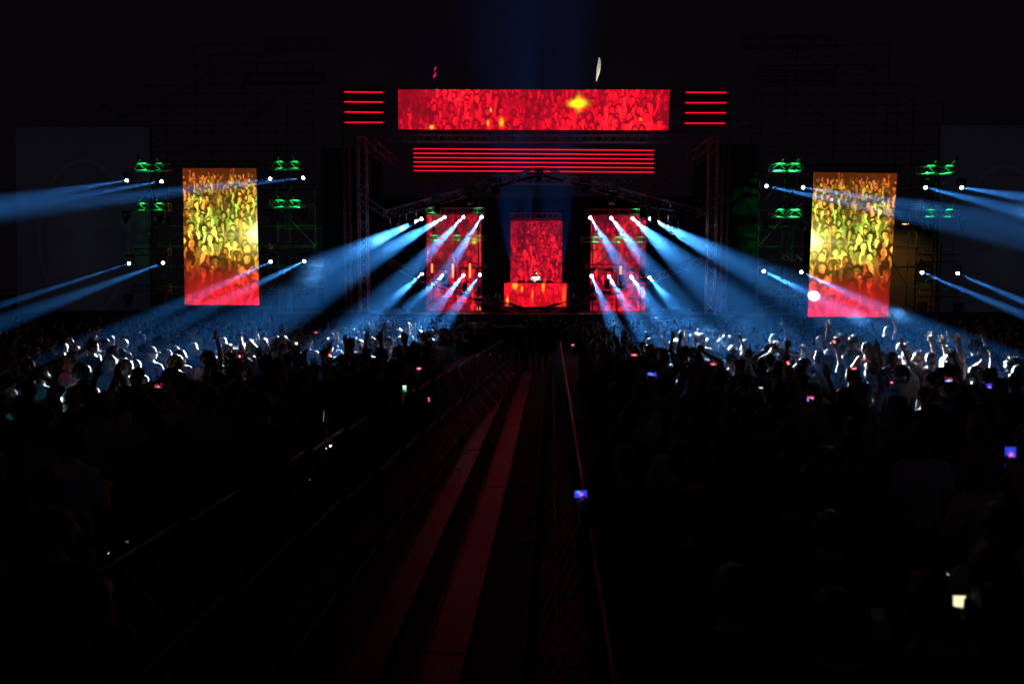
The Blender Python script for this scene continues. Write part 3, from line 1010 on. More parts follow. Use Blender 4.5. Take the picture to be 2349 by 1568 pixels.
# ------------------------------------------------------------------ people
def surfnet(fn, lo, hi, cell):
    """naive surface nets of the signed distance fn over a box"""
    lo, hi = np.array(lo, float), np.array(hi, float)
    n = np.ceil((hi - lo) / cell).astype(int) + 1
    ax = [lo[i] + cell * np.arange(n[i]) for i in range(3)]
    G = np.stack(np.meshgrid(*ax, indexing='ij'), -1)
    V = fn(G.reshape(-1, 3)).reshape(n)
    ins = V < 0
    cnt = sum(ins[a:n[0] - 1 + a, b:n[1] - 1 + b, c:n[2] - 1 + c].astype(np.int8) for a in (0, 1) for b in (0, 1) for c in (0, 1))
    act = (cnt > 0) & (cnt < 8)
    ci = np.argwhere(act)
    ids = -np.ones(act.shape, np.int64)
    ids[act] = np.arange(len(ci))
    acc = np.zeros((len(ci), 3))
    num = np.zeros(len(ci))
    corners = [(a, b, c) for a in (0, 1) for b in (0, 1) for c in (0, 1)]
    for p in corners:
        for k in range(3):
            if p[k]:
                continue
            q = list(p)
            q[k] = 1
            va = V[ci[:, 0] + p[0], ci[:, 1] + p[1], ci[:, 2] + p[2]]
            vb = V[ci[:, 0] + q[0], ci[:, 1] + q[1], ci[:, 2] + q[2]]
            x = (va < 0) != (vb < 0)
            t = np.where(x, va / np.where(x, va - vb, 1), 0)
            pt = np.array(p, float)[None, :].repeat(len(ci), 0)
            pt[:, k] += t
            acc += pt * x[:, None]
            num += x
    v = lo + cell * (ci + acc / num[:, None])
    F = []
    for k in range(3):
        a = np.take(ins, np.arange(n[k] - 1), axis=k)
        b = np.take(ins, np.arange(1, n[k]), axis=k)
        e = np.argwhere(a != b)
        o1, o2 = [(1, 2), (2, 0), (0, 1)][k]
        e = e[(e[:, o1] > 0) & (e[:, o2] > 0) & (e[:, o1] < n[o1] - 1) & (e[:, o2] < n[o2] - 1)]
        flip = a[e[:, 0], e[:, 1], e[:, 2]]
        q = []
        for d1, d2 in ((1, 1), (0, 1), (0, 0), (1, 0)):
            c = e.copy()
            c[:, o1] -= d1
            c[:, o2] -= d2
            q.append(ids[c[:, 0], c[:, 1], c[:, 2]])
        q = np.stack(q, -1)
        q[~flip] = q[~flip][:, ::-1]
        F.append(q)
    F = np.concatenate(F)
    return v, F[(F >= 0).all(1)]


def smin(a, b, k):
    h = np.clip(.5 + .5 * (b - a) / k, 0, 1)
    return b * (1 - h) + a * h - k * h * (1 - h)


def cap(P, a, b, r0, r1):
    a, b = np.array(a, float), np.array(b, float)
    ba = b - a
    t = np.clip((P - a) @ ba / (ba @ ba), 0, 1)
    return np.linalg.norm(P - a - t[:, None] * ba, axis=1) - (r0 + (r1 - r0) * t)


def ell(P, c, r, R=None):
    q = P - np.array(c, float)
    if R is not None:
        q = q @ R
    r = np.array(r, float)
    k0 = np.linalg.norm(q / r, axis=1)
    k1 = np.linalg.norm(q / r ** 2, axis=1) + 1e-9
    return k0 * (k0 - 1) / k1


def union(ds, k):
    d = ds[0]
    for e in ds[1:]:
        d = smin(d, e, k)
    return d


HEADC = np.array((0, .02, 1.605))      # pivot of the head; local head frame has +y to the face


def rot(yaw, pitch=0, roll=0):
    return np.array((Matrix.Rotation(yaw, 3, 'Z') @ Matrix.Rotation(pitch, 3, 'X') @ Matrix.Rotation(roll, 3, 'Y')))


def head_sdf(P):
    """P in head frame, origin at the pivot (base of the skull)"""
    d = ell(P, (0, -.004, .070), (.076, .098, .096))
    d = smin(d, ell(P, (0, .035, .030), (.063, .066, .088)), .03)
    d = smin(d, cap(P, (0, .045, -.012), (0, .072, -.045), .050, .026), .03)
    d = smin(d, cap(P, (0, .100, .050), (0, .118, .018), .010, .016), .014)       # nose
    d = smin(d, cap(P, (-.035, .083, .066), (.035, .083, .066), .014, .014), .014)  # brow
    d = smin(d, cap(P, (-.018, .090, -.012), (.018, .090, -.012), .011, .011), .010)  # lips
    for s in (-1, 1):
        d = np.maximum(d, -ell(P, (s * .031, .107, .045), (.018, .016, .011)))
        d = smin(d, ell(P, (s * .079, -.004, .032), (.012, .020, .033)), .008)     # ears
        d = smin(d, ell(P, (s * .031, .092, .045), (.011, .010, .010)), .004)       # eyeballs
    return d


HAND = {}


def hand_mesh(kind):
    """right hand; z along the fingers, +y out of the palm, thumb towards -x; wrist at the origin"""
    if kind in HAND:
        return HAND[kind]
    ds = []
    bends = {'open': (.10, .15, .15), 'relaxed': (.35, .45, .35), 'fist': (1.45, 1.55, 1.0), 'grip': (.75, 1.05, .6), 'point': (1.4, 1.5, 1.0)}[kind]
    lens = ((-.031, .098, .043, .026, .020), (-.010, .102, .048, .030, .021), (.011, .099, .044, .028, .020), (.031, .090, .034, .021, .018))
    fing = []
    for i, (x, z0, l1, l2, l3) in enumerate(lens):
        b = bends if not (kind == 'point' and i == 0) else (.05, .05, .05)
        spread = (i - 1.5) * (.10 if kind == 'open' else .03)
        p = np.array((x, .002, z0 - .008))
        ang = 0
        for l, bb, r in ((l1, b[0], .0100), (l2, b[1], .0092), (l3, b[2], .0080)):
            ang += bb
            q = p + l * np.array((math.sin(spread) * math.cos(ang), math.sin(ang), math.cos(ang) * math.cos(spread)))
            fing.append((p, q, r, r * .92))
            p = q
    th = {'open': ((-.036, .006, .030), (-.066, .016, .062), (-.082, .020, .096)), 'relaxed': ((-.034, .010, .030), (-.056, .028, .062), (-.060, .040, .092)),
          'fist': ((-.032, .014, .03), (-.046, .040, .062), (-.018, .052, .082)), 'grip': ((-.034, .012, .03), (-.052, .040, .064), (-.046, .058, .094)),
          'point': ((-.032, .014, .03), (-.044, .040, .062), (-.012, .050, .080))}[kind]
    fing.append((*map(np.array, th[:2]), .0135, .0115))
    fing.append((*map(np.array, th[1:]), .0112, .0088))

    def f(P):
        q = np.abs(P - np.array((0, 0, .052))) - np.array((.032, .006, .038))
        d = np.linalg.norm(np.maximum(q, 0), axis=1) + np.minimum(q.max(1), 0) - .0085
        d = smin(d, cap(P, (0, 0, -.03), (0, 0, .03), .026, .026), .02)
        fd = None
        for a, b, r0, r1 in fing:
            e = cap(P, a, b, r0, r1)
            fd = e if fd is None else np.minimum(fd, e)
        return smin(d, fd, .006)
    HAND[kind] = surfnet(f, (-.12, -.05, -.06), (.09, .12, .24), .0058)
    return HAND[kind]


def mat3(z, y):
    z = z / np.linalg.norm(z)
    y = y - (y @ z) * z
    y /= np.linalg.norm(y)
    return np.stack([np.cross(y, z), y, z], 1)


def quad_join(parts):
    V, F, n = [], [], 0
    for v, f in parts:
        V.append(v)
        F.append(f + n)
        n += len(v)
    return np.concatenate(V), np.concatenate(F)


ARM = {  # elbow and wrist relative to the shoulder (x outwards), hand kind, palm normal (x outwards)
    'down': ((.055, -.03, -.285), (.06, .06, -.53), 'relaxed', (-1, .2, 0)),
    'chest': ((.09, .03, -.27), (-.04, .23, -.16), 'relaxed', (-.6, 0, -.8)),
    'up': ((.10, .05, .27), (.06, .11, .51), 'open', (0, 1, .2)),
    'high': ((.04, .04, .29), (-.02, .06, .55), 'open', (.1, 1, 0)),
    'fist': ((.11, .06, .25), (.05, .12, .49), 'fist', (-.6, .8, 0)),
    'point': ((.08, .06, .27), (.05, .12, .51), 'point', (-.4, .9, 0)),
    'wide': ((.20, .02, .19), (.27, .08, .43), 'open', (-.2, 1, 0)),
    'ring': ((.20, .04, .20), (-.09, .16, .36), 'grip', (-.5, .2, -.8)),
    'cross': ((.12, .06, .25), (-.14, .16, .44), 'open', (0, .9, .4)),
    'wave': ((.24, .05, .12), (.16, .16, .36), 'relaxed', (.3, 1, .1)),
    'bent': ((.13, .02, .22), (-.06, .05, .42), 'relaxed', (0, 1, 0)),
    'film': ((.10, .18, .16), (-.055, .30, .37), 'grip', (-.9, .1, .2)),
    'film1': ((.07, .17, .21), (.03, .28, .44), 'grip', (-.3, .95, 0)),
    'side': ((.12, .10, -.22), (.12, .30, .05), 'grip', (-.3, .95, 0)),
    'forward': ((.08, .22, -.10), (.0, .42, .10), 'open', (-.2, 0, -1)),
    'out': ((.27, .03, -.02), (.50, .10, .08), 'relaxed', (0, .2, -1)),
    'low': ((.13, .06, -.25), (.13, .30, -.14), 'grip', (-.3, .95, 0)),
    'lean': ((.06, .24, -.18), (.02, .46, -.32), 'grip', (-.5, .2, .8)),
    'desk': ((.10, .02, -.28), (.0, .25, -.30), 'relaxed', (0, 0, -1)),
}
SH = np.array((.185, -.012, 1.405))


class Pose:
    def __init__(s, left, right, yaw=0, pitch=0, lean=0, sit=False, slim=1.0):
        s.yaw, s.pitch = yaw, pitch
        s.hr = rot(yaw, pitch)
        s.arms = []
        for sg, nm in ((-1, left), (1, right)):
            e, w, hk, pn = ARM[nm]
            sh = SH + np.array((0, 0, .03 if e[2] > 0 else 0))
            m = np.array((sg, 1, 1))
            S, E, W = sh * m, (sh + np.array(e)) * m, (sh + np.array(w)) * m
            s.arms.append((sg, S, E, W, hk, np.array(pn, float) * m))
        s.sit = sit
        s.slim = slim

    def legs(s):
        if s.sit:
            return [((x * .10, 0, .93), (x * .16, .33, .90), (x * .15, .36, .52), (x * .15, .46, .48)) for x in (-1, 1)]
        return [((x * .09, 0, .92), (x * .11, .02, .50), (x * .12, -.03, .09), (x * .14, .12, .035)) for x in (-1, 1)]

    def torso(s, P, g):
        w = s.slim
        ds = [ell(P, (0, 0, .98), (.168 * w + g, .118 * w + g, .14 + g)), ell(P, (0, 0, 1.13), (.148 * w + g, .105 * w + g, .16)),
              ell(P, (0, -.002, 1.30), (.176 * w + g, .122 + g, .19 + g)),
              cap(P, (-.15, -.014, 1.410), (.15, -.014, 1.410), .060 + g, .060 + g), cap(P, (0, -.012, 1.42), (0, -.005, 1.50), .085 + g, .055 + g)]
        return union(ds, .06)

    def body(s, P):
        d = s.torso(P, 0)
        d = smin(d, cap(P, (0, -.008, 1.47), (0, .014, 1.60), .054, .052), .03)
        d = smin(d, head_sdf((P - HEADC) @ s.hr), .012)
        for sg, S, E, W, hk, pn in s.arms:
            a = smin(cap(P, S, E, .050, .041), cap(P, E, W, .042, .026), .02)
            d = smin(d, a, .03)
        for h, k, a, t in s.legs():
            l = union([cap(P, h, k, .082, .056), cap(P, k, a, .056, .038), cap(P, a, t, .04, .032)], .02)
            d = smin(d, l, .03)
        return d

    def shirt(s, P, g=.013):
        d = s.torso(P, g)
        for sg, S, E, W, hk, pn in s.arms:
            M = S + (E - S) * .62
            d = smin(d, cap(P, S, M, .056 + g, .052 + g), .035)
        f = .005 * np.sin(P[:, 0] * 31 + P[:, 2] * 23 + 3 * np.sin(P[:, 2] * 11)) + .004 * np.sin(P[:, 2] * 47 + P[:, 0] * 12 + P[:, 1] * 30)
        d = d + f * np.clip((1.38 - P[:, 2]) * 4, .15, 1)
        d = np.maximum(d, .90 - P[:, 2])
        return np.maximum(d, -(np.linalg.norm(P - np.array((0, .012, 1.525)), axis=1) - .088))

    def trousers(s, P, g=.014):
        ds = [ell(P, (0, 0, .96), (.168 * s.slim + g, .118 + g, .13))]
        for h, k, a, t in s.legs():
            ds += [cap(P, h, k, .084 + g, .060 + g), cap(P, k, a, .060 + g, .048 + g)]
        d = union(ds, .025) + .003 * np.sin(P[:, 2] * 60)
        return np.maximum(d, P[:, 2] - .985)

    def shoes(s, P):
        return np.minimum(*[np.maximum(smin(cap(P, np.array(a) + (0, -.02, -.035), np.array(t) + (0, .06, 0), .05, .043), cap(P, a, np.array(a) + (0, 0, .04), .05, .05), .03), -(P[:, 2] - (a[2] - .088))) for h, k, a, t in s.legs()])

    def box(s):
        pts = [(-.27, -.2, -.02), (.27, .24, 1.8)] + [tuple(w[k] + q for k in range(3)) for _, _, e, w, _, _ in s.arms for q in (-.12, .12)] + [tuple(e[k] + q for k in range(3)) for _, _, e, w, _, _ in s.arms for q in (-.08, .08)]
        if s.sit:
            pts += [(0, .6, .4)]
        a = np.array(pts)
        return a.min(0), a.max(0)

    def hands(s):
        out = []
        for sg, S, E, W, hk, pn in s.arms:
            v, f = hand_mesh(hk)
            v = v.copy()
            if sg < 0:
                v[:, 0] *= -1
                f = f[:, ::-1]
            fd = (W - E) / np.linalg.norm(W - E)
            R = mat3(fd, pn)
            out.append((v @ R.T + W - fd * .005, f))
        return out

    def meshes(s, nm):
        lo, hi = s.box()
        b = surfnet(s.body, lo, hi, .0155)
        v, f = quad_join([b] + s.hands())
        body = mesh_np('person', v, f)
        body.materials.append(MATS['skin_mid'])
        v, f = surfnet(s.shirt, (max(lo[0], -.62), -.24, .86), (min(hi[0], .62), .36, min(hi[2], 1.85)), .0165)
        sh = mesh_np('shirt', v, f)
        sh.materials.append(MATS['shirt_black'])
        v, f = surfnet(s.trousers, (-.34, -.26, .04), (.34, .58, 1.02), .028)
        tr = mesh_np('trousers', v, f)
        tr.materials.append(MATS['trousers_dark'])
        v, f = surfnet(s.shoes, (-.3, -.2, -.03), (.3, .65, .8 if s.sit else .2), .018)
        so = mesh_np('shoes', v, f)
        so.materials.append(BLACK)
        return body, sh, tr, so


for k, c in {'skin_light': (.56, .36, .27), 'skin_mid': (.42, .25, .17), 'skin_tan': (.30, .17, .11)}.items():
    mat(k, c, .48, var=.12, scale=30)
SHIRTS = {'black': (.012, .012, .014), 'dark grey': (.05, .05, .055), 'grey': (.22, .22, .23), 'white': (.72, .72, .72), 'navy': (.015, .03, .10), 'teal': (.05, .28, .30), 'red': (.35, .02, .03), 'pale blue': (.30, .42, .58), 'brown': (.12, .07, .045), 'olive': (.09, .10, .05)}
for k, c in SHIRTS.items():
    mat('shirt_' + k.replace(' ', '_'), c, .85, var=.18, scale=25, bump=.25, sheen=.15)
mat('trousers_dark', (.03, .033, .045), .85, var=.25, scale=20)
mat('trousers_denim', (.05, .08, .15), .85, var=.25, scale=20)
HAIRC = {'black': (.010, .009, .008), 'dark brown': (.022, .014, .010), 'brown': (.06, .035, .02), 'blond': (.34, .23, .11), 'grey': (.28, .27, .26)}


def hair_material(name, c):
    m = mat(name, c, .38)
    nt = m.node_tree
    b = nt.nodes['Principled BSDF']
    b.inputs['Anisotropic'].default_value = .5
    tc = nt.nodes.new('ShaderNodeTexCoord')
    mp = nt.nodes.new('ShaderNodeMapping')
    mp.inputs['Scale'].default_value = (190, 190, 16)
    ns = nt.nodes.new('ShaderNodeTexNoise')
    ns.inputs['Scale'].default_value = 1
    ns.inputs['Detail'].default_value = 4
    bp = nt.nodes.new('ShaderNodeBump')
    bp.inputs['Strength'].default_value = .9
    bp.inputs['Distance'].default_value = .012
    nt.links.new(tc.outputs['Object'], mp.inputs[0])
    nt.links.new(mp.outputs[0], ns.inputs['Vector'])
    nt.links.new(ns.outputs['Fac'], bp.inputs['Height'])
    nt.links.new(bp.outputs['Normal'], b.inputs['Normal'])


for k, c in HAIRC.items():
    hair_material('hair_' + k.replace(' ', '_'), c)
mat('cap_cloth', (.06, .06, .07), .8, var=.2, scale=40)


def wob(P, a, f):
    return a * (np.sin(P[:, 0] * f + 1.3 * np.sin(P[:, 2] * f * .7)) * np.sin(P[:, 1] * f * 1.1 + 2) + .6 * np.sin(P[:, 2] * f * 1.3 + P[:, 0] * f * .8))


def hair_sdf(kind):
    def scalp(P, g, line=.052):
        d = ell(P, (0, -.008, .072), (.076 + g, .098 + g, .098 + g))
        d = smin(d, cap(P, (0, -.05, .05), (0, -.045, -.01), .05 + g * .6, .045 + g * .5), .03)
        face = ell(P, (0, .105, .0), (.066, .075, .098))          # face stays free
        d = np.maximum(d, -face)
        d = np.maximum(d, -ell(P, (0, .10, .05), (.055, .06, .045)))
        return np.maximum(d, -.040 - P[:, 2] - .25 * P[:, 1])

    def ears(P, d):
        for s in (-1, 1):
            d = np.maximum(d, -ell(P, (s * .085, .003, .026), (.020, .028, .040)))
        return d

    def f(P):
        if kind == 'buzz':
            return ears(P, scalp(P, .004) + wob(P, .0006, 300))
        if kind == 'short':
            d = scalp(P, .013) + wob(P, .004, 95)
            d = smin(d, ell(P, (0, .03, .150), (.060, .062, .028)) + wob(P, .005, 120), .03)
            return ears(P, d)
        if kind == 'quiff':
            d = scalp(P, .008) + wob(P, .003, 110)
            d = smin(d, ell(P, (0, .025, .160), (.060, .075, .036)) + wob(P, .006, 90), .02)
            return ears(P, d)
        if kind == 'curly':
            return scalp(P, .036) + wob(P, .010, 75) + wob(P, .004, 170)
        if kind == 'long':
            d = scalp(P, .018) + wob(P, .003, 90)
            q = P.copy()
            t = np.clip((.06 - P[:, 2]) / .36, 0, 1)
            w = .075 + .028 * np.sin(t * 2.6)
            e = np.sqrt((q[:, 0] / (w + .012)) ** 2 + ((q[:, 1] + .045 + .02 * t) / (.058 - .012 * t)) ** 2)
            e = (e - 1) * .045
            e = np.maximum(e, np.maximum(P[:, 2] - .10, -.30 - P[:, 2] + wob(P, .02, 40)))
            e = np.maximum(e + wob(P * np.array((1, 1, .15)), .006, 130), -ell(P, (0, .10, .0), (.066, .07, .13)))
            return smin(d, e, .02)
        if kind == 'bob':
            d = scalp(P, .024) + wob(P * np.array((1, 1, .3)), .004, 110)
            e = np.maximum(ell(P, (0, -.015, .0), (.098, .092, .10)), -.075 - P[:, 2])
            e = np.maximum(e, -ell(P, (0, .10, .0), (.068, .09, .13)))
            return smin(d, e, .02)
        if kind == 'bun':
            d = scalp(P, .010) + wob(P, .0025, 120)
            return smin(d, ell(P, (0, -.105, .115), (.040, .040, .038)) + wob(P, .004, 110), .012)
        if kind == 'low_bun':
            d = scalp(P, .012) + wob(P, .003, 120)
            return smin(d, ell(P, (0, -.12, .02), (.042, .038, .04)) + wob(P, .005, 110), .012)
        if kind == 'ponytail':
            d = scalp(P, .010) + wob(P, .0025, 120)
            e = cap(P, (0, -.11, .10), (0, -.155, .02), .024, .032)
            e = smin(e, cap(P, (0, -.155, .02), (0, -.125, -.16), .032, .012), .02) + wob(P * np.array((1, 1, .2)), .004, 150)
            return smin(d, e, .008)
        if kind == 'cap':
            d = np.maximum(scalp(P, .012), .045 - P[:, 2] - .12 * P[:, 1])
            b = np.maximum(ell(P, (0, .095, .070), (.078, .095, .10)), np.abs(P[:, 2] - .066 + .25 * (P[:, 1] - .1)) - .006)
            return np.minimum(d, np.maximum(b, .05 - P[:, 1]))
    return f


HAIR = {}
for kind in ('buzz', 'short', 'quiff', 'curly', 'long', 'bob', 'bun', 'low_bun', 'ponytail', 'cap'):
    v, f = surfnet(hair_sdf(kind), (-.17, -.22, -.36 if kind == 'long' else -.2), (.17, .22, .25), .0085)
    me0 = mesh_np('tmp', v, f)
    nn = np.zeros(len(v) * 3, np.float32)
    me0.vertices.foreach_get('normal', nn)
    nn = nn.reshape(-1, 3)
    bpy.data.meshes.remove(me0)
    if kind not in ('cap', 'buzz'):
        r_ = np.random.default_rng(5)
        N = 900 if kind in ('curly', 'long') else 600
        pick = r_.choice(np.arange(len(v)), N)
        p, n = v[pick], nn[pick]
        dn = np.stack([r_.normal(0, .5, N), r_.normal(0, .5, N) - .2, np.where(v[pick][:, 2] > .10, .3, -1.0)], -1)
        dn = dn - (dn * n).sum(1)[:, None] * n * .8
        dr = n * (.55 if kind != 'curly' else 1.0) + dn * .8
        dr /= np.linalg.norm(dr, axis=1)[:, None]
        ln = r_.uniform(.008, .026, N)[:, None]
        sd = np.cross(dr, n)
        sd = sd / (np.linalg.norm(sd, axis=1)[:, None] + 1e-6) * .0011
        a, b, c, d4 = p - sd, p + sd, p + dr * ln + sd * .2, p + dr * ln - sd * .2
        base = len(v)
        v = np.concatenate([v, np.stack([a, b, c, d4], 1).reshape(-1, 3)])
        f = np.concatenate([f, base + np.arange(N * 4).reshape(N, 4)])
    me = mesh_np('hair' if kind != 'cap' else 'cap', v, f)
    me.materials.append(MATS['hair_black'] if kind != 'cap' else MATS['cap_cloth'])
    HAIR[kind] = me

D = math.radians
POSES = {
    'standing': Pose('down', 'down'), 'standing head turned right': Pose('down', 'chest', yaw=D(-48)), 'standing head turned left': Pose('chest', 'down', yaw=D(42)),
    'standing in profile to the right': Pose('down', 'down', yaw=D(-78)), 'standing slim': Pose('chest', 'chest', yaw=D(-15), slim=.86), 'standing broad': Pose('down', 'down', yaw=D(12), pitch=D(-6), slim=1.16),
    'both arms raised': Pose('wide', 'up', pitch=D(5)), 'right arm raised': Pose('down', 'high', yaw=D(-20)), 'left arm raised': Pose('up', 'chest', yaw=D(15)), 'arm waved outwards': Pose('down', 'wave', yaw=D(-25)), 'both hands thrown up': Pose('wave', 'wide', yaw=D(10), slim=.92), 'fist raised': Pose('chest', 'fist'),
    'finger raised': Pose('point', 'down'), 'hands joined overhead': Pose('ring', 'ring', pitch=D(4)), 'arms crossed overhead': Pose('cross', 'bent', slim=.95), 'filming overhead': Pose('film', 'film', pitch=D(8)),
    'phone raised': Pose('down', 'film1', pitch=D(6)), 'phone beside the face': Pose('down', 'side', yaw=D(-12)), 'arm stretched out': Pose('out', 'down', yaw=D(-30)), 'reaching forward': Pose('forward', 'up', yaw=D(-60), slim=.9),
    'phone at the chest': Pose('down', 'low', yaw=D(-8)), 'phone in the left hand': Pose('low', 'down', yaw=D(8)), 'leaning over': Pose('chest', 'lean', yaw=D(-10), pitch=D(-18)),
    'sitting': Pose('down', 'chest', yaw=D(-62), sit=True, slim=.9), 'at the desk': Pose('desk', 'desk', yaw=D(25), pitch=D(-14)),
}
PM = {k: p.meshes(k) for k, p in POSES.items()}
PHONE_AT = {'filming overhead': (0, .325, 1.845), 'phone raised': (.205, .325, 1.965), 'phone beside the face': (.30, .345, 1.535), 'phone at the chest': (.315, .36, 1.34), 'phone in the left hand': (-.315, .36, 1.34), 'leaning over': (.20, .54, 1.10)}
PEOPLE = []


def setmat(o, m):
    o.material_slots[0].link = 'OBJECT'
    o.material_slots[0].material = m


def person(x, y, z0, pose, hair='short', hc='dark brown', shirt='black', skin='skin_mid', s=1.0, turn=0, wide=1.0, label=None, group=None, trousers='trousers_dark'):
    b, sh, tr, so = PM[pose]
    o = link('person', b, None, None, (x, y, z0))
    o.rotation_euler = (0, 0, turn)
    o.scale = (s * wide, s * wide, s)
    setmat(o, MATS[skin])
    c = link('shirt', sh, None, o)
    setmat(c, MATS['shirt_' + shirt.replace(' ', '_')])
    c = link('trousers', tr, None, o)
    setmat(c, MATS[trousers])
    link('shoes', so, None, o)
    p = POSES[pose]
    c = link('cap' if hair == 'cap' else 'hair', HAIR[hair], None, o, HEADC)
    c.rotation_euler = Matrix(p.hr).to_euler()
    if hair != 'cap':
        setmat(c, MATS['hair_' + hc.replace(' ', '_')])
    o['category'] = 'person'
    o['group'] = group or 'people in the concert crowd'
    PEOPLE.append(dict(o=o, x=x, y=y, pose=pose, hair=hair, hc=hc, shirt=shirt, s=s, label=label))
    if label:
        o['label'] = label
    return o


def occupied(x, y, r=.46):
    return any((p['x'] - x) ** 2 + (p['y'] - y) ** 2 < r * r for p in PEOPLE)


def by_head(px, py, pose, s=1.0, **k):
    """a person whose head top shows at the pixel"""
    P = at_z(px, py, 1.775 * s)
    return person(P.x, P.y, 0, pose, s=s, **k)


# ---- people one can pick out
cp = at_z(452, 779, 1.76)
person(cp.x, cp.y, 0, 'standing head turned right', 'bob', 'blond', 'white', 'skin_light', 1.0, label='brightly lit blond adult carrying a child on the shoulders')
ch = person(cp.x - .02, cp.y - .13, 1.43 - .93 * .72, 'sitting', 'low_bun', 'dark brown', 'grey', 'skin_light', .74, label='child in a grey T-shirt sitting on shoulders above the crowd', trousers='trousers_denim')
by_head(411, 801, 'standing in profile to the right', hair='buzz', hc='black', shirt='navy', s=1.02, label='dark profile of a close cropped man facing right below the child')
by_head(440, 788, 'standing head turned right', hair='short', hc='grey', shirt='navy', label='grey haired man in a blue top just below the child')
by_head(476, 807, 'right arm raised', hair='curly', hc='black', shirt='grey', label='curly haired person in a grey top stretching one arm high right of the child', s=1.0)
by_head(521, 790, 'fist raised', hair='short', hc='black', shirt='dark grey', label='rim lit person raising a fist right of the child')
by_head(628, 786, 'right arm raised', hair='short', hc='dark brown', shirt='white', skin='skin_light', label='person in white with a lit hand held high at the left beams')
by_head(378, 780, 'standing head turned right', hair='quiff', hc='black', shirt='white', label='man with glasses-dark hair and a brightly lit white shirt, left of the child'.replace('glasses-dark', 'dark'))
by_head(364, 771, 'standing head turned right', hair='short', hc='dark brown', shirt='dark grey', label='rim lit short haired person behind the man in white')
by_head(285, 772, 'standing head turned right', hair='short', hc='dark brown', shirt='black', label='short haired person with brightly lit right cheek far left of the child')
by_head(322, 768, 'standing head turned right', hair='short', hc='dark brown', shirt='teal', label='rim lit person in teal top behind the left crowd')
by_head(240, 778, 'left arm raised', hair='bob', hc='black', shirt='dark grey', label='person holding up one arm with a wristband at the far left')
by_head(286, 826, 'standing head turned right', hair='bob', hc='blond', shirt='teal', skin='skin_light', label='fair haired woman in a lit teal top turning right')
by_head(250, 816, 'standing head turned right', hair='long', hc='dark brown', shirt='black', label='long haired woman left of the fair woman in teal')
by_head(186, 838, 'standing slim', hair='curly', hc='brown', shirt='olive', label='curly haired person in olive below the left crowd edge')
by_head(90, 841, 'standing head turned right', hair='short', hc='black', shirt='teal', label='person with short dark hair and a striped blue rim light at far left'.replace('striped ', ''))
by_head(12, 862, 'arms crossed overhead', hair='short', hc='black', shirt='teal', label='person bending an arm over the head at the left edge')
by_head(601, 905, 'standing broad', hair='short', hc='dark brown', shirt='dark grey', s=1.06, label='broad back in a dark grey T-shirt beside the left barrier')
by_head(1573, 795, 'left arm raised', hair='short', hc='black', shirt='teal', label='person in a teal T-shirt reaching one arm straight up at the right beams')
by_head(1604, 812, 'hands joined overhead', hair='short', hc='black', shirt='black', label='person joining both hands overhead beside the teal T-shirt')
by_head(1590, 797, 'finger raised', hair='short', hc='black', shirt='navy', label='person pointing one finger up under the right beams')
by_head(1770, 815, 'arms crossed overhead', hair='short', hc='black', shirt='black', label='dark silhouette crossing arms above the head in the right crowd')
by_head(1797, 808, 'hands joined overhead', hair='short', hc='dark brown', shirt='navy', label='person with arms in a ring overhead right of the crossed arms')
by_head(1881, 808, 'standing', hair='quiff', hc='dark brown', shirt='navy', s=1.03, label='man in a navy T-shirt with clear lit outline in the right crowd')
by_head(1845, 822, 'left arm raised', hair='bob', hc='black', shirt='black', label='person with one palm raised left of the navy T-shirt')
by_head(1838, 836, 'standing broad', hair='buzz', hc='black', shirt='black', label='close cropped broad person in black below the raised palm')
st_o = by_head(2050, 807, 'standing head turned right', hair='buzz', hc='dark brown', shirt='white', s=1.03, label='man in a white shirt with dark stripes in the right crowd')
by_head(2137, 811, 'both arms raised', hair='short', hc='black', shirt='grey', skin='skin_light', label='person in profile with both pale arms raised in the right crowd')
by_head(2110, 806, 'reaching forward', hair='ponytail', hc='brown', shirt='white', skin='skin_light', label='brightly lit person with hands thrown forward left of the pale raised arms')
by_head(2180, 815, 'right arm raised', hair='short', hc='dark brown', shirt='dark grey', label='person with one lit hand up near the right fence')
by_head(2275, 845, 'arm stretched out', hair='short', hc='black', shirt='navy', label='person pointing an arm out toward the right edge')
by_head(2340, 838, 'reaching forward', hair='ponytail', hc='dark brown', shirt='white', skin='skin_light', label='brightly lit person in white at the right edge')
by_head(1425, 968, 'standing slim', hair='long', hc='brown', shirt='dark grey', s=.95, label='long haired person close behind the right barrier')
by_head(2285, 1255, 'standing slim', hair='long', hc='dark brown', shirt='black', s=1.0, label='close long haired person at the right edge of the foreground')
by_head(120, 1165, 'arms crossed overhead', hair='short', hc='black', shirt='dark grey', s=1.0, label='dark foreground person bending an arm at the left edge') if False else None
by_head(120, 1170, 'standing head turned right', hair='ponytail', hc='black', shirt='dark grey', s=.98, label='dark foreground person looking right at the left edge')
by_head(1685, 1300, 'standing slim', hair='bun', hc='brown', shirt='black', s=.97, label='foreground person with tied up brown hair below the right crowd')
by_head(1810, 968, 'standing', hair='quiff', hc='black', shirt='black', s=1.04, label='tall person with swept up hair in the dark right crowd')
by_head(1570, 1022, 'standing', hair='curly', hc='black', shirt='black', s=1.0, label='curly haired silhouette in the dark right crowd')
by_head(1665, 1012, 'standing', hair='curly', hc='brown', shirt='dark grey', s=1.0, label='brown curly haired silhouette beside another curly head')
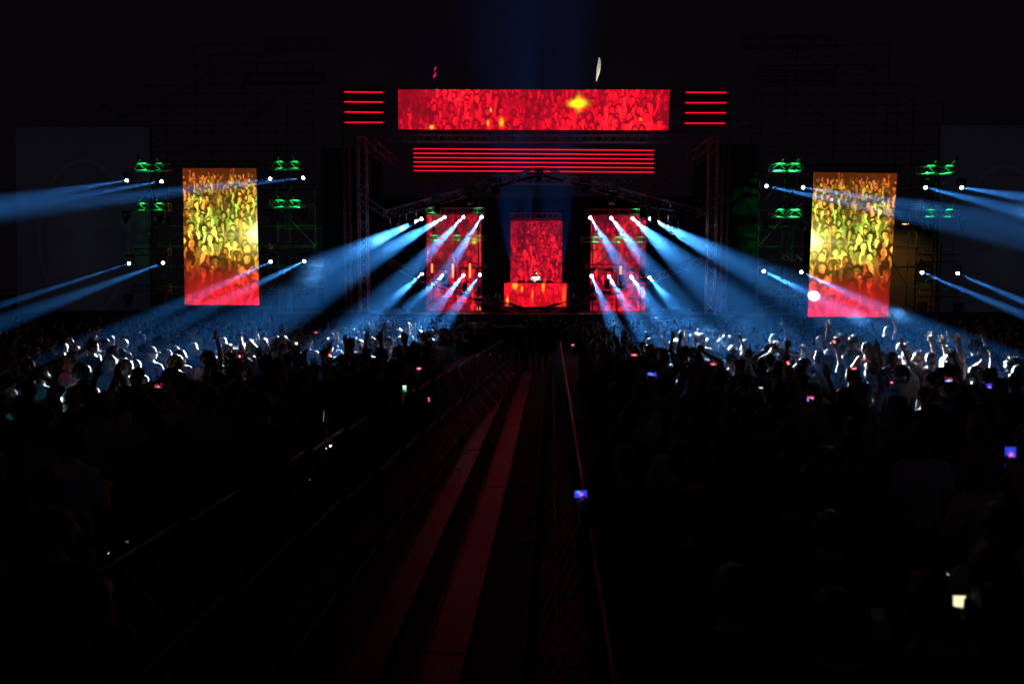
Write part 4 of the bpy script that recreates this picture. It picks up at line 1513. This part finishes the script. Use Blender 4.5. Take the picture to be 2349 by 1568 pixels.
for k, (px, py) in enumerate(((1192, 850), (1216, 846), (1244, 850), (1160, 838))):
    P = at_z(px, py, 0)
    person(P.x, P.y, 0, ('standing', 'standing head turned left', 'standing broad', 'standing slim')[k], ('buzz', 'short', 'cap', 'short')[k], 'black', 'black', s=1.0, turn=(PI, .2, PI, .4)[k], label=('guard in black facing the camera at the far end of the aisle', 'short haired figure in black standing mid aisle at its far end', 'guard wearing a cap at the right side of the aisle end', 'slim figure at the left side of the aisle end')[k], group='people at the end of the aisle')
# DJ
P = at(1229, 648, 40.0)
hz = at(1229, 621.5, 40.0).z
dj = person(P.x, 40.0, hz - 1.775, 'at the desk', 'quiff', 'dark brown', 'white', 'skin_light', 1.0, turn=PI, label='DJ in a white T-shirt behind the red desk', group='performer')

# ---- phones with their holders
SCR = led_mat('phone_screen', 1.35, base=.01, sample=False)
_pc = {}


def phone_meshes(style):
    if style in _pc:
        return _pc[style]
    r = np.random.default_rng(len(style) * 7 + ord(style[0]))
    w, h = 10, 18
    img = np.zeros((h, w, 3))
    yy, xx = np.mgrid[0:h, 0:w]
    if style == 'red':
        img[:] = (.55, .02, .05)
        img += np.exp(-((xx - 5) / 2.0) ** 2 - ((yy - 9) / 4.0) ** 2)[..., None] * np.array((.9, .75, .8))
        img[:, 8:] *= .15
        img[3:5, 2:6] = (.9, .35, .3)
    elif style == 'blue':
        img[:] = (.02, .04, .55)
        img += np.exp(-((xx - 5) / 1.6) ** 2 - ((yy - 8) / 2.4) ** 2)[..., None] * np.array((1.0, .15, .25))
        img += np.exp(-((xx - 2) / 1.2) ** 2 - ((yy - 12) / 2.4) ** 2)[..., None] * np.array((.1, .45, .8))
    elif style == 'green':
        img[:] = (.25, .85, .42)
        img[:5] = (.75, .95, .85)
        img[11:] = (.03, .55, .14)
        img[16:, ::3] = (.6, .8, .9)
    elif style == 'stage':
        img[:] = (.06, .16, .60)
        img += np.exp(-((xx - 6) / 2.2) ** 2 - ((yy - 9) / 5.0) ** 2)[..., None] * np.array((1, .85, .9))
        img[:, :3] = (.8, .03, .10)
        img[:2] = (.5, .02, .05)
    elif style == 'white':
        img[:] = (.75, .8, .85)
    elif style == 'dim':
        img[:] = (.0016, .0018, .0026)
        img[9:14, 2:8] = (.008, .002, .002)
    elif style == 'yellow':
        img[:] = (.80, .83, .45)
    img *= (.8 + .4 * r.random((h, w, 1)))
    case = MB().box((0, 0, 0), (.062, .009, .126), bev=.004).mesh('case', BLACK)
    P = np.stack(np.broadcast_arrays(((xx / (w - 1)) - .5) * .052, -.0053, (.5 - yy / (h - 1)) * .092), -1).reshape(-1, 3)
    idx = np.arange(h * w).reshape(h, w)
    f = np.stack([idx[:-1, :-1], idx[1:, :-1], idx[1:, 1:], idx[:-1, 1:]], -1).reshape(-1, 4)
    sm = mesh_np('screen', P, f, False)
    c = np.ones((h * w, 4), np.float32)
    c[:, :3] = img.reshape(-1, 3)
    sm.attributes.new('led', 'FLOAT_COLOR', 'POINT').data.foreach_set('color', c.ravel())
    sm.materials.append(SCR)
    lens = MB().tube((.018, .0045, .052), (.018, .0062, .052), .006, n=10).mesh('camera_lens', DIMLENS)
    _pc[style] = (case, sm, lens)
    return _pc[style]


def phone(loc, style, landscape, label, tilt=0, yaw=0, s=1.0):
    root = empty('phone', loc, label=label, cat='phone', group='phones held up in the crowd')
    root.rotation_euler = (tilt, PI / 2 if landscape else 0, yaw)
    root.scale = (s,) * 3
    for n, m in zip(('case', 'screen', 'camera_lens'), phone_meshes(style)):
        link(n, m, None, root)
    return root


LANDM = []
# px, py, pose, style, landscape, words, scale of the phone
PHN = [(961, 845, 'phone at the chest', 'red', 1, 'pink lit phone beside the left barrier', 1.0), (928, 891, 'phone at the chest', 'green', 0, 'bright green and white phone in the left crowd', 1.0),
       (984, 916, 'leaning over', 'red', 0, 'small pink phone just behind the left barrier', .8), (364, 885, 'filming overhead', 'red', 1, 'red lit camera screen in the dark left crowd', .85),
       (550, 819, 'phone raised', 'red', 0, 'dim red phone right of the child', .8), (1861, 914, 'phone beside the face', 'stage', 1, 'bright red and blue phone in the right crowd', 1.1),
       (2235, 938, 'phone beside the face', 'red', 1, 'pink phone in the dark crowd near the right edge', 1.0), (1332, 1132, 'phone in the left hand', 'blue', 1, 'large blue phone close to the right barrier', 1.0),
       (2317, 1045, 'phone raised', 'blue', 0, 'blue upright phone at the right edge', 1.0), (1495, 860, 'phone raised', 'blue', 1, 'blue phone behind the right barrier', 1.0),
       (1636, 834, 'filming overhead', 'red', 1, 'pink phone below the raised arms in the right crowd', 1.0), (2042, 878, 'phone beside the face' if 1 else 'filming overhead', 'red', 1, 'pink phone below the striped shirt', 1.0),
       (2176, 870, 'filming overhead', 'stage', 1, 'white blue phone near the right fence', .9), (2269, 889, 'phone raised', 'blue', 0, 'small blue phone by the right edge', .9),
       (1808, 835, 'phone raised', 'red', 0, 'small upright pink phone in the right crowd', .9), (1958, 846, 'phone raised', 'red', 1, 'dark red phone right of the navy T-shirt', .8),
       (1981, 823, 'filming overhead', 'red', 1, 'red phone behind the navy T-shirt man', .9), (541, 797, 'filming overhead', 'white', 1, 'pale white phone right of the raised fist', 1.0),
       (725, 762, 'filming overhead', 'red', 1, 'red phone under the left beams', 1.0), (757, 817, 'phone raised', 'red', 0, 'orange red upright phone left of the centre', .9),
       (793, 849, 'phone at the chest', 'dim', 1, 'dark phone held up before the bright crowd', 1.0), (680, 790, 'phone raised', 'white', 0, 'pale upright phone in the lit left crowd', .8),
       (1314, 791, 'phone in the left hand', 'red', 1, 'red phone in the dark centre right of the aisle', .9), (1454, 815, 'phone raised', 'red', 1, 'pink phone in front of the gold instrument', .9),
       (1030, 785, 'phone at the chest', 'red', 1, 'red phone left of the aisle near the stage', .9), (1914, 786, 'phone raised', 'red', 0, 'small upright phone raised before the right screen', 1.0),
       (1952, 789, 'phone raised', 'dim', 0, 'dark phone raised high before the right screen', 1.1), (1017, 789, 'phone at the chest', 'white', 0, 'tiny white phone beside the aisle end', .8),
       (1745, 890, 'phone beside the face', 'white', 1, 'thin white phone glow in the right crowd', .6), (1495, 986, 'phone beside the face', 'white', 0, 'tiny white glow in the dark right crowd', .45),
       (2012, 1418, 'phone beside the face', 'dim', 0, 'dim phone held up in the right foreground', 1.0), (2200, 1390, 'phone beside the face', 'yellow', 0, 'pale yellow phone light hidden behind the close long hair', 1.0),
       (1250, 805, 'phone raised', 'dim', 0, 'dark phone near the far end of the aisle', .8)]
random.seed(21)
for px, py, pose, style, land, words_, ps in PHN:
    s = random.uniform(.96, 1.03)
    off = Vector(PHONE_AT[pose])
    P = at_z(px, py, off.z * s)
    if P.y > 31:
        continue
    if not (px < 1100 or px > 1290) and P.y < 24:
        continue
    skin = random.choice(('skin_light', 'skin_mid'))
    trn = -1.05 if pose == 'leaning over' else 0
    ro = Matrix.Rotation(trn, 3, 'Z') @ off
    hx = P.x - ro.x * s
    if -2.86 + .0545 * (P.y - 4.9) - .1 < hx < .4 and P.y < 27:
        print('HOLDER IN AISLE', px, py, pose, round(hx, 2), round(P.y, 2))
    person(hx, P.y - ro.y * s, 0, pose, random.choice(('short', 'short', 'buzz', 'long', 'quiff', 'bob')), random.choice(('black', 'dark brown')), random.choice(('black', 'dark grey', 'navy', 'white')), skin, s, turn=trn,
           label=f'person holding up the {words_}'[:110])
    phone(P, style, bool(land), words_, tilt=-.12, yaw=random.uniform(-.12, .12), s=ps * 1.05)
    LANDM.append((px, py, words_))

# ---- everybody else
random.seed(5)
styles = [('short', 30), ('buzz', 10), ('quiff', 12), ('curly', 8), ('long', 16), ('bob', 9), ('bun', 4), ('low_bun', 3), ('ponytail', 6), ('cap', 5)]
poses = [('standing', 22), ('standing head turned right', 16), ('standing head turned left', 10), ('standing in profile to the right', 4), ('standing slim', 18), ('standing broad', 12), ('both arms raised', 3), ('arm waved outwards', 4), ('both hands thrown up', 2), ('right arm raised', 3), ('left arm raised', 3), ('fist raised', 2), ('finger raised', 1), ('hands joined overhead', 2), ('arm stretched out', 1)]


def pick(tab):
    return random.choices([t[0] for t in tab], [t[1] for t in tab])[0]


cand = []
y = 2.7
while y < 29.5:
    step = .72 if y < 17 else .78
    x = -.74 * y - 1.2
    while x < .70 * y + 1.2:
        cx_, cy_ = x + random.uniform(-.16, .16), y + random.uniform(-.2, .2)
        x += random.uniform(.56, .78)
        if -2.86 + .0545 * (cy_ - 4.9) - .42 < cx_ < .30 + .42 and cy_ < 27.5:
            continue
        if cy_ >= 27.5 and -2.0 < cx_ < .4 and random.random() < .6:
            continue
        if random.random() < (.10 if cy_ < 20.5 or abs(cx_ - CX) < 6 else .68):
            continue
        cand.append((cx_, cy_))
    y += step
cand.sort(key=lambda c: c[1])
far = []
GROUPN = 300 - len(PEOPLE)
made = 0
for x, y in cand:
    if occupied(x, y):
        continue
    px, py = proj((x, y, 1.7))
    if not (-50 < px < PW + 50) or py > PH + 10:
        continue
    if made < GROUPN:
        ht = pick(styles)
        fem = ht in ('long', 'bob', 'bun', 'low_bun', 'ponytail')
        s = random.gauss(.945 if fem else 1.0, .035)
        pose = pick(poses) if y > 7 else pick(poses[:6])
        turn = math.atan2(-(CX - x) * .6, 38 - y) + random.gauss(0, .22)
        person(x, y, 0, pose, ht, random.choices(('black', 'dark brown', 'brown', 'blond', 'grey'), (40, 34, 14, 8, 4))[0], random.choices(list(SHIRTS), (34, 18, 11, 12, 10, 3, 3, 4, 3, 3) if y > 12 else (14, 14, 20, 22, 6, 6, 5, 9, 4, 2))[0],  # near crowd gets paler shirts in place of the faint light on it
               random.choice(('skin_light', 'skin_mid', 'skin_mid', 'skin_tan')), s, turn=turn, wide=random.uniform(.94, 1.06))
        made += 1
    else:
        far.append((x, y))

# ---- labels of the others: look, then place next to something one can find
hname = {'buzz': 'close cropped hair', 'short': 'short {c} hair', 'quiff': 'swept up {c} hair', 'curly': 'curly {c} hair', 'long': 'long {c} hair', 'bob': '{c} bob', 'bun': '{c} top bun', 'low_bun': '{c} low bun', 'ponytail': '{c} ponytail', 'cap': 'a dark cap'}
LM = LANDM + [(423, 745, 'child on shoulders'), (1881, 812, 'navy T-shirt man'), (2050, 812, 'striped shirt man'), (601, 930, 'broad grey back'), (1425, 990, 'long haired person at the right barrier'), (2285, 1330, 'close long hair at the right edge'), (1685, 1330, 'tied up brown hair'),
              (120, 1200, 'person looking right at the left edge'), (1810, 990, 'tall swept up hair'), (1570, 1040, 'curly silhouette'), (90, 850, 'far left lit person'), (250, 830, 'fair woman in teal'), (1770, 820, 'crossed arms'), (1573, 800, 'teal T-shirt with raised arm')]
short = {w: w for _, _, w in LM}
bins = {}
for p in PEOPLE:
    if p['label']:
        continue
    px, py = proj((p['x'], p['y'], 1.68 * p['s']))
    best = min(LM, key=lambda l: (l[0] - px) ** 2 + 1.5 * (l[1] - py) ** 2)
    dx, dy = px - best[0], py - best[1]
    dirn = ('right of' if dx > 0 else 'left of') if abs(dx) > 1.2 * abs(dy) else ('below' if dy > 0 else 'above')
    bins.setdefault((best[2], dirn), []).append((dx * dx + dy * dy, p))
onum = ('nearest', 'second', 'third', 'fourth', 'fifth', 'sixth', 'seventh', 'eighth', 'ninth', 'tenth', 'eleventh', 'twelfth', 'thirteenth', 'fourteenth', 'fifteenth', 'sixteenth', 'seventeenth', 'eighteenth')
for (w, dirn), ps in bins.items():
    for k, (_, p) in enumerate(sorted(ps, key=lambda t: t[0])):
        hn = hname[p['hair']].format(c=p['hc'])
        wn = ' '.join(w.split()[:7])
        p['label'] = f"{hn} and {p['shirt']} top, {onum[min(k, 17)]} {dirn} the {wn}"
        p['o']['label'] = ' '.join(p['label'].split()[:16])

# ---- the packed far crowd by the stage: too many to count
FARM = [MATS['skin_mid'], MATS['hair_black'], MATS['shirt_black'], MATS['shirt_dark_grey'], MATS['shirt_white'], MATS['shirt_navy'], MATS['hair_brown'], MATS['shirt_grey']]
protos = []
for nm in ('standing', 'standing head turned right', 'both arms raised', 'right arm raised', 'standing slim', 'left arm raised', 'hands joined overhead'):
    p = POSES[nm]
    lo, hi = p.box()
    lo[2] = 1.0
    bv, bf = surfnet(lambda P: np.maximum(p.body(P), 1.03 - P[:, 2]), lo - .05, hi + .12, .030)
    sv, sf = surfnet(lambda P: np.maximum(p.shirt(P, .02), 1.03 - P[:, 2]), lo - .05, hi + .05, .036)
    hs = hair_sdf('short' if nm != 'standing slim' else 'bob')
    hv, hf = surfnet(lambda P: hs(P) - .004, (-.16, -.18, -.14), (.16, .18, .24), .018)
    hv = hv @ p.hr.T + HEADC
    v, f = quad_join([(bv, bf), (hv, hf), (sv, sf)])
    protos.append((v, f, np.concatenate([np.zeros(len(bf)), np.ones(len(hf)), np.full(len(sf), 2)]).astype(int)))
V, F, M, n = [], [], [], 0
for x, y in far:
    v, f, mi = protos[random.choices(range(7), (26, 22, 9, 9, 22, 8, 4))[0]]
    a = math.atan2(-(CX - x) * .6, 38 - y) + random.gauss(0, .25)
    s = random.gauss(.975, .045)
    R = np.array([[math.cos(a), -math.sin(a), 0], [math.sin(a), math.cos(a), 0], [0, 0, 1]])
    V.append(v @ R.T * s + np.array((x, y, 0)))
    F.append(f + n)
    mi = mi.copy()
    mi[mi == 2] = random.choice((2, 2, 3, 4, 5, 7) if y < 20 else (2, 2, 2, 3))  # farthest shirts and hair kept dark to stand in for shade
    mi[mi == 1] = random.choice((1, 1, 6) if y < 20 else (1,))
    M.append(mi)
    n += len(v)
cm = mesh_np('crowd', np.concatenate(V), np.concatenate(F), True, np.concatenate(M))
for m in FARM:
    cm.materials.append(m)
tag(link('crowd', cm), 'packed far crowd of heads and raised hands before the stage', 'crowd', kind='stuff')
print('PEOPLE', len(PEOPLE), 'far', len(far), 'tris far', len(cm.polygons) * 2)

# ------------------------------------------------------------------ small things
# confetti streamers in the air
def streamer(px, py, Y, L, w, m, label, curl, rz):
    p = at(px, py, Y)
    bm = bmesh.new()
    n = 14
    prev = None
    for i in range(n + 1):
        t = i / n
        c = Vector((.05 * math.sin(t * curl * 3) + rz * (t - .5) * L, .04 * math.cos(t * curl * 4), (.5 - t) * L))
        a = t * curl
        ww = w * (1 - .75 * abs(2 * t - 1) ** 1.5)
        d = Vector((math.cos(a) * .9 + .2, math.sin(a), .15)).normalized() * ww / 2
        v = (bm.verts.new(c - d), bm.verts.new(c + d))
        if prev:
            bm.faces.new((prev[0], prev[1], v[1], v[0]))
        prev = v
    bmesh.ops.solidify(bm, geom=bm.faces[:], thickness=.001)
    me = bpy.data.meshes.new('paper_streamer')
    bm.to_mesh(me)
    bm.free()
    tag(link('paper_streamer', me, m, None, p), label, 'streamer', 'paper streamers in the air')


streamer(1371, 160, 38.6, 1.2, .22, mat('white_paper', (.8, .82, .78), .6, emit=(.62, .75, .50), es=.0), 'white paper streamer floating above the banner', 1.1, -.12)
streamer(997, 169, 38.6, .75, .13, mat('pink_paper', (.85, .03, .30), .5), 'pink foil streamer floating above the banner', 5.0, -.1)
streamer(849, 26, 28, .70, .07, mat('grey_paper', (.5, .5, .6), .5), 'thin grey streamer high above the stage', 4.0, -.05)

# flight cases and monitors at the stage front
CASE = mat('flight_case', (.42, .43, .46), .45, .2, var=.2, scale=6)
for k, (px, py, w, h) in enumerate(((1508, 757, 1.5, .95), (1345, 753, 1.0, .6), (905, 747, 1.6, .7), (1100, 752, 1.2, .5))):
    p = at_z(px, 720, 0)
    X = at(px, 720, 35.6).x
    root = empty('flight_case', (X, 35.6, 0), label=('pale flight case on a stand right of the right inner screen', 'dark flight case right of the desk', 'low flight case at the left stage front', 'flight case left of the desk')[k] + ' below the stage edge', cat='flight case')
    z0 = at(px, py, 35.6).z - h / 2
    MB().box((0, 0, z0 + h / 2), (w, .6, h), bev=.02).build('box', CASE if k in (0, 2) else DARKSTEEL, root)
    for s in (-1, 1):
        for q in (-1, 1):
            pipe('leg', (X + s * (w / 2 - .05), 35.6 + q * .25, 0), (X + s * (w / 2 - .05), 35.6 + q * .25, z0), .02, STEEL, root)
    MB().box((0, -.305, z0 + h * .5), (w, .012, .03)).build('edge_strip', ALU, root)
# gold curved instrument held up by someone in the crowd before the stage
gp = at(1414, 757, 27.5)
g = empty('gold_instrument', gp, label='shiny gold curved horn instrument held up in the crowd near the stage', cat='instrument')
GOLD = mat('gold_brass', (.80, .55, .10), .22, 1.0)
MB().path([(-.10, 0, .32), (-.14, 0, .26), (-.12, 0, .1), (-.08, 0, -.15), (-.03, 0, -.3), (.06, 0, -.34), (.13, 0, -.27), (.16, 0, -.14), (.19, 0, 0), (.24, -.02, .06)], [.02, .025, .03, .04, .055, .065, .07, .075, .09, .13], 14).build('body', GOLD, g, smooth=True)
MB().path([(-.10, 0, .32), (-.05, 0, .37), (.02, 0, .36)], [.02, .015, .012], 8).build('neck', GOLD, g, smooth=True)
for i in range(5):
    MB().tube((-.13 + i * .018, -.05, .18 - i * .09), (-.13 + i * .018, -.065, .18 - i * .09), .022, n=10).build('key', GOLD, g)

# stage-front red rails
for k, (x0, x1, y) in enumerate(((990, 1118, 745), (1060, 1150, 752), (1120, 1250, 749), (1395, 1480, 747))):
    o = pipe('barrier_rail', at(x0, y, 34.6), at(x1, y, 34.6), .03, ALU)
    tag(o, ('shiny rail at the stage front below the left inner screen', 'second shiny rail at the stage front left of the desk', 'shiny rail at the stage front below the desk', 'shiny rail at the stage front below the right inner screen')[k], 'rail')
    for xx in (x0 + 4, x1 - 4):
        q = at(xx, y, 34.6)
        pipe('post', (q.x, 34.6, 0), (q.x, 34.6, q.z), .025, STEEL).parent = None
for o in [o for o in C.objects if o.name.split('.')[0] == 'post' and o.parent is None]:
    best = min((r for r in C.objects if r.name.split('.')[0] == 'barrier_rail'), key=lambda r: (r.location - Vector((o.location.x, r.location.y, r.location.z))).length)
    mw = o.matrix_basis.copy()
    bm_ = best.matrix_basis
    o.parent = best
    o.matrix_parent_inverse = bm_.inverted()
# striped shirt on the striped man
sm = mat('shirt_striped', (.7, .7, .7), .85)
nt = sm.node_tree
tc = nt.nodes.new('ShaderNodeTexCoord')
wv = nt.nodes.new('ShaderNodeTexWave')
wv.bands_direction = 'Z'
wv.inputs['Scale'].default_value = 5
wv.inputs['Distortion'].default_value = 3.0
cr = nt.nodes.new('ShaderNodeValToRGB')
cr.color_ramp.interpolation = 'CONSTANT'
cr.color_ramp.elements[0].color = (.02, .02, .025, 1)
cr.color_ramp.elements[1].color = (.72, .72, .72, 1)
cr.color_ramp.elements[1].position = .35
nt.links.new(tc.outputs['Object'], wv.inputs['Vector'])
nt.links.new(wv.outputs['Fac'], cr.inputs[0])
nt.links.new(cr.outputs[0], nt.nodes['Principled BSDF'].inputs['Base Color'])
for c in st_o.children:
    if c.name.startswith('shirt'):
        setmat(c, sm)

# ------------------------------------------------------------------ haze and smoke
def volume_mat(name, col, dens, noise=None, aniso=.25):
    m = bpy.data.materials.new(name)
    m.use_nodes = True
    nt = m.node_tree
    nt.nodes.remove(nt.nodes['Principled BSDF'])
    pv = nt.nodes.new('ShaderNodeVolumePrincipled')
    pv.inputs['Color'].default_value = (*col, 1)
    pv.inputs['Density'].default_value = dens
    pv.inputs['Anisotropy'].default_value = aniso
    nt.links.new(pv.outputs[0], nt.nodes['Material Output'].inputs['Volume'])
    return m


HZ = volume_mat('haze_air', (.055, .34, 1.0), HAZE)
tag(MB().box((0, 33, 15.5), (130, 84, 33)).build('haze', HZ), 'thin blue haze filling the air over the concert', 'haze', kind='stuff')


def smoke_mat(name, col, dens, scale, seed, n0=.5, n1=.70):
    m = volume_mat(name, col, dens, aniso=.25)
    nt = m.node_tree
    pv = next(n for n in nt.nodes if n.type == 'PRINCIPLED_VOLUME')
    tc = nt.nodes.new('ShaderNodeTexCoord')
    ln = nt.nodes.new('ShaderNodeVectorMath')
    ln.operation = 'LENGTH'
    nt.links.new(tc.outputs['Object'], ln.inputs[0])
    fall = nt.nodes.new('ShaderNodeMapRange')
    fall.interpolation_type = 'SMOOTHSTEP'
    fall.inputs['From Min'].default_value = 1.0
    fall.inputs['From Max'].default_value = .15
    nt.links.new(ln.outputs['Value'], fall.inputs['Value'])
    ns = nt.nodes.new('ShaderNodeTexNoise')
    ns.noise_dimensions = '4D'
    ns.inputs['W'].default_value = seed
    ns.inputs['Scale'].default_value = scale
    ns.inputs['Detail'].default_value = 4
    ns.inputs['Distortion'].default_value = .6
    nt.links.new(tc.outputs['Object'], ns.inputs['Vector'])
    mr = nt.nodes.new('ShaderNodeMapRange')
    mr.inputs['From Min'].default_value = n0
    mr.inputs['From Max'].default_value = n1
    nt.links.new(ns.outputs['Fac'], mr.inputs['Value'])
    mu = nt.nodes.new('ShaderNodeMath')
    mu.operation = 'MULTIPLY'
    nt.links.new(fall.outputs[0], mu.inputs[0])
    nt.links.new(mr.outputs[0], mu.inputs[1])
    mu2 = nt.nodes.new('ShaderNodeMath')
    mu2.operation = 'MULTIPLY'
    mu2.inputs[1].default_value = dens
    nt.links.new(mu.outputs[0], mu2.inputs[0])
    nt.links.new(mu2.outputs[0], pv.inputs['Density'])
    return m


SMOKE = [(850, 572, 33, 1.7, 1.3, 1.0, .030, 'beside the left beams'), (925, 530, 37, 1.5, 1.0, .9, .022, 'at the head of the left beams'), (1030, 570, 38, 1.2, .9, 1.0, .022, 'before the left inner screen'),
         (1460, 590, 38.0, 1.0, 1.0, 1.3, .020, 'in the upper right beams'), (1600, 640, 32, 2.0, 1.5, 1.4, .022, 'low in the right beams'),
         (1625, 774, 16.5, .9, .8, .5, .03, 'over heads under the right beams'), (1765, 760, 18.5, .8, .8, .8, .03, 'rising over the right crowd'), (1660, 585, 33, 1.8, 1.3, .9, .022, 'along the outermost right beam'),
         (700, 650, 25, 2.2, 1.5, 1.1, .020, 'low in the left beams'), (880, 690, 31, 1.6, 1.4, 1.0, .022, 'beneath the left beams'), (2240, 500, 24, 3.0, 1.5, 1.2, .016, 'before the right face screen'), (2060, 735, 22, 2.4, 1.2, .8, .03, 'below the right screen')]
ico = bmesh.new()
bmesh.ops.create_icosphere(ico, subdivisions=3, radius=1)
icm = bpy.data.meshes.new('smoke')
ico.to_mesh(icm)
ico.free()
for k, (px, py, Y, rx, ry, rz, dn, w) in enumerate(SMOKE):
    o = link('smoke', icm.copy(), smoke_mat(f'smoke_puff_{k}', (.16, .5, 1.0), dn * 1.5, 2.2, k * 3.7), None, at(px, py, Y))
    o.scale = (rx, ry, rz)
    tag(o, f'pale smoke wisp {w}', 'smoke', kind='stuff')

# fog added at the inner beam starts, coloured whiter to imitate white hot light
GLOW_FOG = [smoke_mat(f'beam_glow_fog_{k}', (.60, .82, 1.0), .075, 2.0, 40 + k * 2.3) for k in range(4)]
for k, (S, d) in enumerate(BEAMS[:16]):
    if k in (11,):
        continue
    o = link('smoke', icm.copy(), GLOW_FOG[k % 4], None, S + d * (1.75 + .3 * (k % 3)))
    o.rotation_mode = 'QUATERNION'
    o.rotation_quaternion = d.to_track_quat('Z', 'Y')
    o.scale = (.42, .42, 1.7 + .25 * (k % 3))
    tag(o, f"added white glow fog in beam of the {('first', 'second', 'third', 'fourth')[k % 4]} lamp, {inner[k // 4][0]}", 'smoke', kind='stuff')

# stage fog from the fog machines hangs thicker round the inner lamps
for k, (px, py, Y, rx, ry, rz, dn, w) in enumerate(((850, 590, 35, 8.0, 8.0, 4.0, .019, 'left'), (1620, 590, 35, 8.0, 8.0, 4.0, .019, 'right'))):
    o = link('smoke', icm.copy(), smoke_mat(f'stage_fog_{k}', (.08, .40, 1.0), dn, 3.6, 90 + k, .30, .72), None, at(px, py, Y))
    o.scale = (rx, ry, rz)
    tag(o, f'patchy stage fog drifting through the {w} group of inner beams', 'smoke', kind='stuff')

# one dense puff right in the inner low beam beside the tall right screen
S, d = BEAMS[26]
t = next(q * .1 for q in range(10, 200) if proj(S + d * (q * .1))[0] > 1866)
o = link('smoke', icm.copy(), smoke_mat('dense_puff', (.55, .80, 1.0), .5, 1.8, 61, .35, .6), None, S + d * t)
o.scale = (.50, .45, .36)
tag(o, 'bright white puff of smoke at the lower left edge of the tall right screen', 'smoke', kind='stuff')
